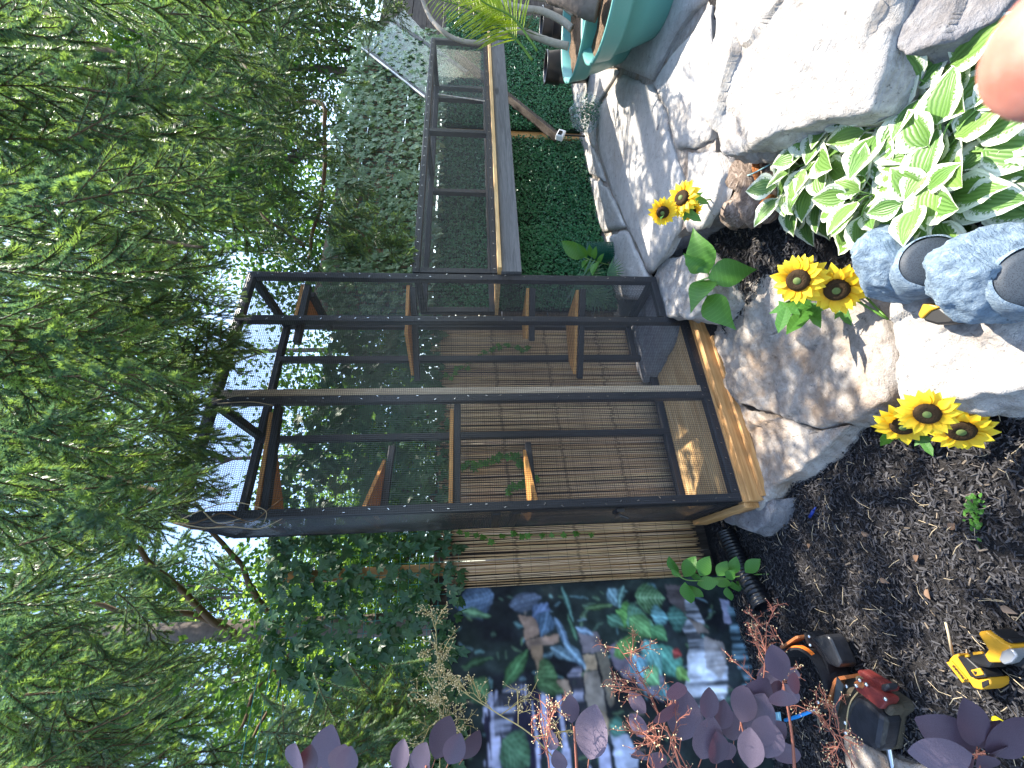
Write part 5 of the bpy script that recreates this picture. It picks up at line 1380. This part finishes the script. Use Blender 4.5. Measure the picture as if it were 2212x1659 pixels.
SB = [(1236, 1562, 1230, 1518, 80), (1190, 1620, 1190, 1582, 55), (1272, 1640, 1280, 1558, 80), (1216, 1665, 1200, 1630, 60),
      (1400, 1592, 1372, 1560, 80), (1410, 1560, 1460, 1530, 70), (1470, 1600, 1480, 1518, 90), (1515, 1640, 1545, 1570, 90), (1460, 1512, 1466, 1462, 70), (1528, 1555, 1534, 1504, 62), (1556, 1575, 1566, 1530, 55),
      (1610, 1530, 1660, 1484, 75), (1600, 1560, 1610, 1500, 62), (1620, 1580, 1650, 1510, 75), (1650, 1500, 1668, 1450, 62), (1585, 1600, 1588, 1545, 65), (1640, 1610, 1656, 1560, 60), (1620, 1660, 1622, 1600, 70), (1548, 1650, 1555, 1592, 80), (1440, 1650, 1400, 1640, 80), (1580, 1640, 1560, 1600, 60), (1395, 1540, 1370, 1510, 62), (1380, 1620, 1384, 1660, 55), (1500, 1570, 1500, 1530, 60),
      (1690, 1470, 1674, 1412, 70), (1690, 1480, 1660, 1490, 60), (1696, 1476, 1712, 1512, 62), (1700, 1474, 1744, 1478, 60), (1698, 1468, 1722, 1436, 50), (1690, 1490, 1686, 1548, 58), (1668, 1560, 1662, 1620, 70), (1680, 1600, 1712, 1650, 80), (1650, 1600, 1690, 1570, 60),
      (2110, 1612, 2096, 1530, 85), (2108, 1620, 2022, 1578, 85), (2100, 1630, 2010, 1640, 90), (2118, 1616, 2162, 1566, 70), (2128, 1622, 2216, 1580, 90), (2115, 1630, 2150, 1670, 70), (2130, 1632, 2200, 1640, 70), (2105, 1640, 2080, 1690, 60),
      (640, 1665, 630, 1604, 80), (662, 1670, 668, 1622, 50), (694, 1665, 706, 1590, 80), (728, 1668, 744, 1610, 60), (745, 1668, 756, 1616, 55), (860, 1670, 866, 1622, 50), (900, 1665, 914, 1618, 62), (940, 1640, 962, 1578, 62), (968, 1650, 990, 1600, 60), (930, 1668, 890, 1640, 50), (1000, 1640, 1030, 1600, 45)]
for i, (bx, by, tx, ty, L) in enumerate(SB):
    d = r.uniform(.62, .80) if bx < 1900 else r.uniform(.70, .78)
    tilt = r.normal(0, .012); q = r.normal(0, .32); w = r.normal(0, .22)
    aimleaf(bush, pm[i % 4], at_d(bx, by, d), at_d(tx, ty, d+tilt), -FWD+RGT*q+up*(w+.15), (at_d(tx, ty, d)-at_d(bx, by, d)).length*1.2)
def stemto(pts, rad, mat='redstem'):
    b = MB(); sp = smoothpath([at_d(*p) for p in pts]); b.tube(sp, [rad*(1-.6*i/len(sp)) for i in range(len(sp))], 6); b.build('stem', M[mat], bush, smooth=True); return sp
for pts in ([(1490, 1760, .72), (1470, 1660, .72), (1440, 1570, .72)], [(1640, 1760, .7), (1620, 1640, .7), (1600, 1560, .7)], [(1720, 1760, .72), (1712, 1600, .72), (1692, 1478, .72)], [(2130, 1760, .74), (2120, 1690, .74), (2110, 1620, .74)], [(1250, 1760, .7), (1246, 1660, .7), (1240, 1570, .7)], [(690, 1760, .7), (690, 1690, .7), (694, 1660, .7)], [(930, 1760, .7), (925, 1690, .7), (920, 1655, .7)]):
    stemto(pts, .0035)
def panicle(pts, mat, seed, n1, L1, beads=.5, rad=.0013):
    r = np.random.default_rng(seed); sp = smoothpath([at_d(*p) for p in pts], 10)
    b = MB(); bb = MB()
    b.tube(sp, [rad*(1-.6*i/len(sp)) for i in range(len(sp))], 5, caps=False)
    def bead(p):
        s = r.uniform(.0009, .0016); bb.add([p+Vector(q)*s for q in ((1, 0, 0), (-1, 0, 0), (0, 1, 0), (0, -1, 0), (0, 0, 1), (0, 0, -1))], [(0, 2, 4), (2, 1, 4), (1, 3, 4), (3, 0, 4), (2, 0, 5), (1, 2, 5), (3, 1, 5), (0, 3, 5)])
    def grow(p, d, L, lev):
        k = 3; q = p; pts_ = [p]
        for i in range(k):
            d = (d+Vector((r.normal(0, .16), r.normal(0, .16), r.normal(0, .16)))).normalized(); q = q+d*L/k; pts_.append(q)
            if lev > 0:
                for s in range(2):
                    nd = (d+Vector((r.normal(0, .8), r.normal(0, .8), r.normal(0, .8)))).normalized(); grow(q, nd, L*r.uniform(.3, .55), lev-1)
        b.tube(pts_, [rad*(.2+.22*lev)]*len(pts_), 4, caps=False)
        if r.random() < beads: bead(q)
    for i in range(n1):
        t = .25+.75*(i+r.random())/n1; k = min(int(t*(len(sp)-1)), len(sp)-2); d = (sp[k+1]-sp[k]).normalized()
        nd = (d*.5+Vector((r.normal(0, .7), r.normal(0, .7), r.normal(0, .7)))).normalized(); grow(sp[k], nd, L1*(1.15-.6*t)*r.uniform(.7, 1.1), 2)
    o = b.build('flower_spray', M[mat], bush)
    if bb.v: tag(bb.build('flower_buds', M['bead'], o), kind='stuff')
panicle([(950, 1720, .85), (950, 1600, .85), (948, 1480, .86), (940, 1330, .87)], 'tanstem', 1, 18, .075, .9)
panicle([(1250, 1700, .72), (1153, 1592, .74), (1073, 1540, .77), (1002, 1495, .80), (985, 1470, .8)], 'tanstem', 2, 9, .07, .7)
panicle([(1500, 1690, .70), (1427, 1550, .72), (1379, 1460, .74), (1331, 1392, .76)], 'redstem', 3, 9, .075, .35)
panicle([(1480, 1680, .66), (1420, 1600, .68), (1400, 1590, .68)], 'redstem', 7, 7, .08, .25)
panicle([(1640, 1520, .74), (1652, 1440, .76), (1656, 1340, .78)], 'redstem', 4, 9, .07, .2)
panicle([(1860, 1690, .72), (1820, 1610, .74), (1770, 1540, .76)], 'redstem', 5, 9, .07, .4)
panicle([(1190, 1690, .66), (1180, 1600, .68), (1165, 1500, .7)], 'redstem', 6, 5, .06, .6)

# ------------------------------------------------------------------ the photographer's fingertip
fc = at_d(2338, 88, .046); ax = (-UPV*.75+RGT*.35+FWD*.12).normalized()
b = MB(); pts = []; rad = []
for t in np.linspace(0, 1, 30):
    pts.append(fc+ax*(t*.055-.0078)); R = .0080
    e_ = max(0, 1-t*.055/.0080); rad.append(max(.0003, R*math.sqrt(max(0, 1-e_*e_))*(1+.06*math.exp(-((t-.55)/.12)**2))))
b.tube(pts, rad, 32)
t = NT('sunlit_skin'); n = t.noise(t.coords(), 350, 5); col = t.ramp(n, [(.35, (.34, .13, .09)), (.65, (.42, .18, .13))])
tag(b.build('person', t.done(col, .5, .35, t.bump(n, .15, .001), sub=.3), smooth=True), "photographer's pink fingertip poking into the frame corner above the hosta", 'person')

# ------------------------------------------------------------------ conifers
def spraymesh(seed, L=.42, nside=9, dens=1250, new=.5, sidelen=.20, broad=1.0):
    r = np.random.default_rng(seed); b = MB()
    def needles(p0, d0, p1, d1, n, tip):
        for i in range(n):
            t = r.random(); p = p0.lerp(p1, t); d = d0.lerp(d1, t).normalized()
            a = Vector((r.normal(), r.normal(), r.normal()+.35)); a = (a-d*a.dot(d)).normalized()
            nd = (d*.75+a).normalized(); l = r.uniform(.013, .019)*(1-.25*(t > .95)); w = d.cross(nd).normalized()*.00150
            s = p+a*.001; b.add([s-w, s+w, s+nd*l], [(0, 1, 2)], 1 if tip or r.random() < .08 else 0)
    def twig(p, d, l, lev):
        k = 4; pts = [p]; ds = [d]
        for i in range(k):
            d = (d+Vector((0, 0, -.10))+Vector((r.normal(0, .05), r.normal(0, .05), r.normal(0, .05)))).normalized(); p = p+d*l/k; pts.append(p); ds.append(d)
        b.tube(pts, [.0022*(1-.6*i/k)*(1+.5*lev) for i in range(k+1)], 4, 2, caps=False)
        fresh = r.random() < new
        for i in range(k): needles(pts[i], ds[i], pts[i+1], ds[i+1], int(dens*l/k), fresh and i >= k-2)
        return pts, ds
    pts, ds = twig(Vector((0, 0, 0)), Vector((1, 0, .1)).normalized(), L, 1)
    for i in range(nside):
        t = .06+.86*i/nside; k = min(int(t*4), 3); p = pts[k].lerp(pts[k+1], t*4-k); d = ds[k]
        side = Vector((0, 1, 0))*(1 if i % 2 else -1)
        nd = (d*.95+side*broad*r.uniform(.45, .8)+Vector((0, 0, r.normal(-.05, .15)))).normalized()
        l = sidelen*(1.1-.75*t)*r.uniform(.75, 1.15)
        q, dd = twig(p, nd, l, 0)
        if l > .09:
            for s in (-1, 1):
                tw = (dd[2]*.8+d*.5*1+Vector((0, 0, r.normal(0, .1)))+side*.0+dd[2].cross(Vector((0, 0, 1)))*s*.5).normalized(); twig(q[2], tw, l*.45, 0)
    return b.mesh('branch', [M['needle'], M['needle_new'], M['twig']])
SPR = [spraymesh(50+i, new=.6) for i in range(6)]
SPD = [spraymesh(70+i, L=.5, nside=9, dens=1000, new=.3, sidelen=.17, broad=.75) for i in range(4)]
def conifer(label, trunk, trad, limbs, regions, seed, extra=()):
    """trunk: world path; limbs: world paths; regions: (photo polygon, depth range, count, scale range, droop, meshes)"""
    r = np.random.default_rng(seed)
    t = tag(empty('spruce_tree', trunk[0]), label, 'tree')
    b = MB(); sp = smoothpath([Vector(p) for p in trunk], 8); b.tube(sp, [trad*(1-.5*i/len(sp))*(1+.05*noise.noise(sp[i]*5)) for i in range(len(sp))], 16); b.build('trunk', M['bark'], t, smooth=True)
    for pts, rad in limbs:
        b = MB(); s2 = smoothpath([Vector(p) for p in pts], 6); s2 = [p_+Vector((noise.noise(p_*6), noise.noise(p_*6+Vector((5, 0, 0))), noise.noise(p_*6+Vector((0, 5, 0)))))*.045 for p_ in s2]; b.tube(s2, [rad*(1-.65*i/len(s2)) for i in range(len(s2))], 8); b.build('limb', M['twig'], t, smooth=True)
    nb = 0
    for poly, (d0, d1), n, (s0, s1), droop, ms, spread in regions:
        xs_ = [p[0] for p in poly]; ys_ = [p[1] for p in poly]; k = 0; tries = 0
        while k < n and tries < n*40:
            tries += 1
            x, y = r.uniform(min(xs_), max(xs_)), r.uniform(min(ys_), max(ys_)); ins = False
            for i in range(len(poly)):
                (xa, ya), (xb2, yb2) = poly[i], poly[(i+1) % len(poly)]
                if (ya > y) != (yb2 > y) and x < (xb2-xa)*(y-ya)/(yb2-ya)+xa: ins = not ins
            if not ins: continue
            k += 1
            c = at_d(x, y, r.uniform(d0, d1)); s = r.uniform(s0, s1)
            h = Vector((r.normal(0, spread), r.normal(0, spread), 0)); X = (h+Vector((0, 0, -droop))).normalized()
            Z = Vector((r.normal(0, 1), r.normal(0, 1), .6))
            o = link('branch', ms[int(r.integers(0, len(ms)))], t)
            o.matrix_local = Matrix.Translation(-t.location) @ Matrix.Translation(c-X*s*.25) @ rotto(X, Z) @ Matrix.Scale(s, 4); nb += 1
    for c_, n, sd_, (s0, s1) in extra:
        for k in range(n):
            c = Vector(c_)+Vector(r.normal(0, 1, 3))*Vector(sd_) if False else Vector([c_[q]+r.normal(0, sd_[q]) for q in range(3)]); s = r.uniform(s0, s1)
            X = Vector((r.normal(0, .6), r.normal(0, .6), -.7)).normalized()
            o = link('branch', SPR[int(r.integers(0, len(SPR)))], t); o.matrix_local = Matrix.Translation(c-t.location) @ rotto(X, (r.normal(), r.normal(), .6)) @ Matrix.Scale(s, 4)
    return t
def L(*pts): return [at_d(*p) for p in pts]
# over the cage
conifer('spruce whose drooping branches hang over the top of the cage', [(-3.1, .9, 0), (-3.05, .9, 2.5), (-3.0, .95, 6)], .13,
    [(L((60, 960, 3.2), (130, 950, 2.4), (220, 1010, 1.9), (330, 1050, 1.75), (420, 1090, 1.7)), .018), (L((20, 700, 3.2), (120, 760, 2.3), (260, 830, 1.9), (420, 850, 1.8)), .016), (L((100, 560, 2.6), (200, 640, 2.1), (330, 680, 1.9), (430, 700, 1.9)), .014), (L((380, 1130, 1.62), (470, 1110, 1.60), (560, 1120, 1.62), (610, 1060, 1.64)), .0035), (L((380, 1130, 1.62), (460, 1135, 1.60), (540, 1125, 1.62)), .003)],
    [([(-60, 560), (420, 560), (500, 640), (520, 720), (450, 860), (430, 960), (380, 1130), (200, 1180), (-60, 1180)], (1.5, 2.1), 72, (.7, 1.0), 1.0, SPR, .35),
     ([(-60, 560), (300, 560), (330, 700), (320, 900), (300, 1130), (-60, 1180)], (.95, 1.4), 38, (.8, 1.05), 1.0, SPR, .25),
     ([(-80, 540), (380, 560), (420, 860), (380, 1120), (-80, 1180)], (2.2, 3.8), 120, (.9, 1.5), .9, SPR+SPD, .6),
     ([(380, 600), (500, 630), (520, 760), (460, 860), (430, 1010), (380, 1100)], (1.5, 1.75), 40, (.4, .6), 1.0, SPR, .4),
     ([(360, 850), (470, 850), (480, 960), (430, 1090), (360, 1110)], (1.35, 1.55), 22, (.45, .65), 1.0, SPR, .35)], 1)
# right conifer over the walkway
conifer('bright spruce on the right reaching over the pale ivy and the walkway', [(5.6, -.6, 0), (5.6, -.6, 3), (5.6, -.55, 7)], .16,
    [(L((470, 20, 3.6), (560, 190, 3.3), (640, 230, 3.1), (700, 240, 3.0), (702, 420, 2.9), (680, 510, 2.8), (660, 560, 2.8)), .022), (L((660, 530, 2.8), (600, 490, 2.8), (545, 440, 2.8)), .015), (L((690, 470, 2.9), (760, 500, 2.8), (800, 540, 2.8)), .012), (L((60, 10, 2.4), (180, 90, 2.3), (330, 150, 2.2)), .02), (L((150, 400, 2.6), (300, 500, 2.3), (450, 540, 2.2)), .016)],
    [([(-80, -80), (880, -80), (880, 60), (760, 120), (640, 160), (560, 330), (480, 560), (-80, 560)], (1.8, 2.7), 100, (.8, 1.2), .9, SPR, .5),
     ([(-60, -60), (420, -60), (400, 200), (440, 540), (-60, 560)], (1.0, 1.5), 38, (.8, 1.1), 1.0, SPR, .32),
     ([(-80, -80), (820, -80), (700, 120), (620, 300), (560, 560), (-80, 560)], (2.8, 4.6), 140, (1.1, 1.9), .8, SPR+SPD, .7),
     ([(560, 180), (720, 200), (740, 330), (820, 420), (860, 480), (850, 570), (600, 575), (540, 500)], (2.4, 2.85), 70, (.45, .8), .55, SPR, .8), ([(760, 400), (880, 470), (890, 560), (700, 575), (640, 520)], (2.3, 2.6), 22, (.3, .5), .4, SPR, .8), ([(700, -40), (900, -40), (880, 60), (760, 120)], (2.3, 2.6), 14, (.4, .6), .4, SPR, .8)], 2, [((3.8, -.35, 2.7), 5, (.45, .28, .3), (.5, .8)), ((3.3, -1.15, 2.75), 5, (.4, .25, .3), (.5, .8))])  # last two groups: unseen sprays added to dapple the sun on patio and boulder
# left
conifer('tall left spruce with a thick grey trunk behind the ivy panels', at_d(640, 1360, 3.6).to_2d().to_tuple() and [Vector((*at_d(640, 1362, 3.6).xy, 0)), Vector((*at_d(640, 1362, 3.6).xy, 2)), at_d(300, 1370, 3.6), at_d(-120, 1385, 3.7)], .115,
    [(L((560, 1375, 3.6), (470, 1340, 3.5), (360, 1250, 3.2), (240, 1140, 3.0)), .035), (L((620, 1360, 3.5), (560, 1300, 3.3), (510, 1220, 3.0), (420, 1080, 2.9)), .030), (L((480, 1350, 3.6), (420, 1330, 3.5), (300, 1320, 3.2), (40, 1290, 3.0)), .03), (L((150, 1390, 3.6), (60, 1420, 3.2), (-40, 1480, 2.9)), .028), (L((640, 1400, 3.3), (560, 1490, 3.0), (500, 1600, 2.8)), .022), (L((560, 1390, 3.5), (600, 1480, 3.2), (520, 1640, 2.9)), .018)],
    [([(-80, 1120), (300, 1150), (380, 1260), (330, 1350), (420, 1480), (520, 1590), (560, 1720), (-80, 1720)], (1.9, 3.0), 105, (.8, 1.2), .9, SPD+SPR, .45),
     ([(-60, 1180), (260, 1180), (330, 1400), (420, 1560), (460, 1700), (-60, 1700)], (1.05, 1.5), 34, (.75, 1.05), .9, SPR+SPD, .35),
     ([(-80, 1100), (460, 1150), (560, 1300), (620, 1450), (620, 1720), (-80, 1720)], (3.4, 5.8), 150, (1.3, 2.2), .8, SPD, .6),
     ([(420, 1380), (640, 1390), (640, 1460), (430, 1450)], (2.3, 2.8), 10, (.5, .8), .9, SPR, .4)], 3)
conifer('low spruce in the lower left foreground beside the smoke bush', [(-2.2, .1, 0), (-2.25, .1, 1.2), (-2.2, .15, 2.4)], .06,
    [(L((560, 1760, 1.6), (640, 1640, 1.5), (760, 1560, 1.45), (860, 1510, 1.45)), .010)],
    [([(600, 1570), (740, 1490), (880, 1470), (920, 1540), (900, 1700), (600, 1700)], (1.15, 1.45), 40, (.5, .75), .30, SPR, .45)], 4)
tw = tag(empty('dead_twig', at_d(390, 1128, 1.60)), 'bare pale dead twig hanging across the top left corner of the cage', 'twig')
for q in (((380, 1128, 1.58), (440, 1100, 1.58), (500, 1085, 1.58), (545, 1092, 1.58), (575, 1105, 1.58), (570, 1130, 1.58)), ((385, 1130, 1.58), (440, 1140, 1.57), (500, 1138, 1.57), (560, 1142, 1.57), (610, 1120, 1.57)), ((440, 1105, 1.58), (470, 1130, 1.57), (520, 1120, 1.57)), ((455, 868, 1.78), (510, 855, 1.78), (560, 845, 1.78)), ((470, 872, 1.78), (540, 868, 1.78), (590, 876, 1.78))):
    b = MB(); sp = smoothpath(L(*q)); b.tube(sp, [.0026-.0016*i/len(sp) for i in range(len(sp))], 5); b.build('twig', M['straw'], tw, smooth=True)
# a few thin bare twigs crossing the cage's upper corner come with the first tree

# ------------------------------------------------------------------ broad leaved trees beyond the fence
def crown(name, n, R, mat, seed, s0, s1):
    r = np.random.default_rng(seed); b = MB(); cl = [Vector(r.normal(0, .45, 3)) for _ in range(26)]
    for i in range(n):
        c = cl[int(r.integers(0, 26))]+Vector(r.normal(0, .22, 3)); s = r.uniform(s0, s1)
        mt = Matrix.Translation(Vector((c.x*R[0], c.y*R[1], c.z*R[2]))) @ rotto((r.normal(), r.normal(), r.normal(-.4, .6)), (r.normal(), r.normal(), 1.2)) @ Matrix.Scale(s, 4)
        b.add([mt @ Vector(q) for q in ((-.5, 0, 0), (0, -.3, .06), (.5, 0, -.05), (0, .3, .06))], [(0, 1, 2), (0, 2, 3)])
    return b.mesh(name, mat)
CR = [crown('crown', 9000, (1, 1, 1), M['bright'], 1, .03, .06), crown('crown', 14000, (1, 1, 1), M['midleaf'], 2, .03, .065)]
def broadtree(label, pos, R, kind, th):
    t = tag(empty('broadleaf_tree', (pos[0], pos[1], 0)), label, 'tree', 'trees beyond the fence')
    b = MB(); b.tube([(pos[0], pos[1], 0), (pos[0]+.05, pos[1], pos[2]*.5), (pos[0], pos[1]+.05, pos[2])], [th, th*.8, th*.4], 10); 
    for a in range(5): b.tube([(pos[0], pos[1], pos[2]*.7), (pos[0]+R[0]*.5*math.cos(a*1.3), pos[1]+R[1]*.5*math.sin(a*1.3), pos[2]+R[2]*.3*(a % 2))], [th*.4, th*.15], 6)
    b.build('trunk', M['bark'], t, smooth=True)
    o = link('crown', CR[kind], t); o.matrix_local = Matrix.Translation(Vector(pos)-t.location) @ Matrix.Rotation(pos[0]*3, 4, 'Z') @ Matrix.Diagonal((R[0], R[1], R[2], 1))
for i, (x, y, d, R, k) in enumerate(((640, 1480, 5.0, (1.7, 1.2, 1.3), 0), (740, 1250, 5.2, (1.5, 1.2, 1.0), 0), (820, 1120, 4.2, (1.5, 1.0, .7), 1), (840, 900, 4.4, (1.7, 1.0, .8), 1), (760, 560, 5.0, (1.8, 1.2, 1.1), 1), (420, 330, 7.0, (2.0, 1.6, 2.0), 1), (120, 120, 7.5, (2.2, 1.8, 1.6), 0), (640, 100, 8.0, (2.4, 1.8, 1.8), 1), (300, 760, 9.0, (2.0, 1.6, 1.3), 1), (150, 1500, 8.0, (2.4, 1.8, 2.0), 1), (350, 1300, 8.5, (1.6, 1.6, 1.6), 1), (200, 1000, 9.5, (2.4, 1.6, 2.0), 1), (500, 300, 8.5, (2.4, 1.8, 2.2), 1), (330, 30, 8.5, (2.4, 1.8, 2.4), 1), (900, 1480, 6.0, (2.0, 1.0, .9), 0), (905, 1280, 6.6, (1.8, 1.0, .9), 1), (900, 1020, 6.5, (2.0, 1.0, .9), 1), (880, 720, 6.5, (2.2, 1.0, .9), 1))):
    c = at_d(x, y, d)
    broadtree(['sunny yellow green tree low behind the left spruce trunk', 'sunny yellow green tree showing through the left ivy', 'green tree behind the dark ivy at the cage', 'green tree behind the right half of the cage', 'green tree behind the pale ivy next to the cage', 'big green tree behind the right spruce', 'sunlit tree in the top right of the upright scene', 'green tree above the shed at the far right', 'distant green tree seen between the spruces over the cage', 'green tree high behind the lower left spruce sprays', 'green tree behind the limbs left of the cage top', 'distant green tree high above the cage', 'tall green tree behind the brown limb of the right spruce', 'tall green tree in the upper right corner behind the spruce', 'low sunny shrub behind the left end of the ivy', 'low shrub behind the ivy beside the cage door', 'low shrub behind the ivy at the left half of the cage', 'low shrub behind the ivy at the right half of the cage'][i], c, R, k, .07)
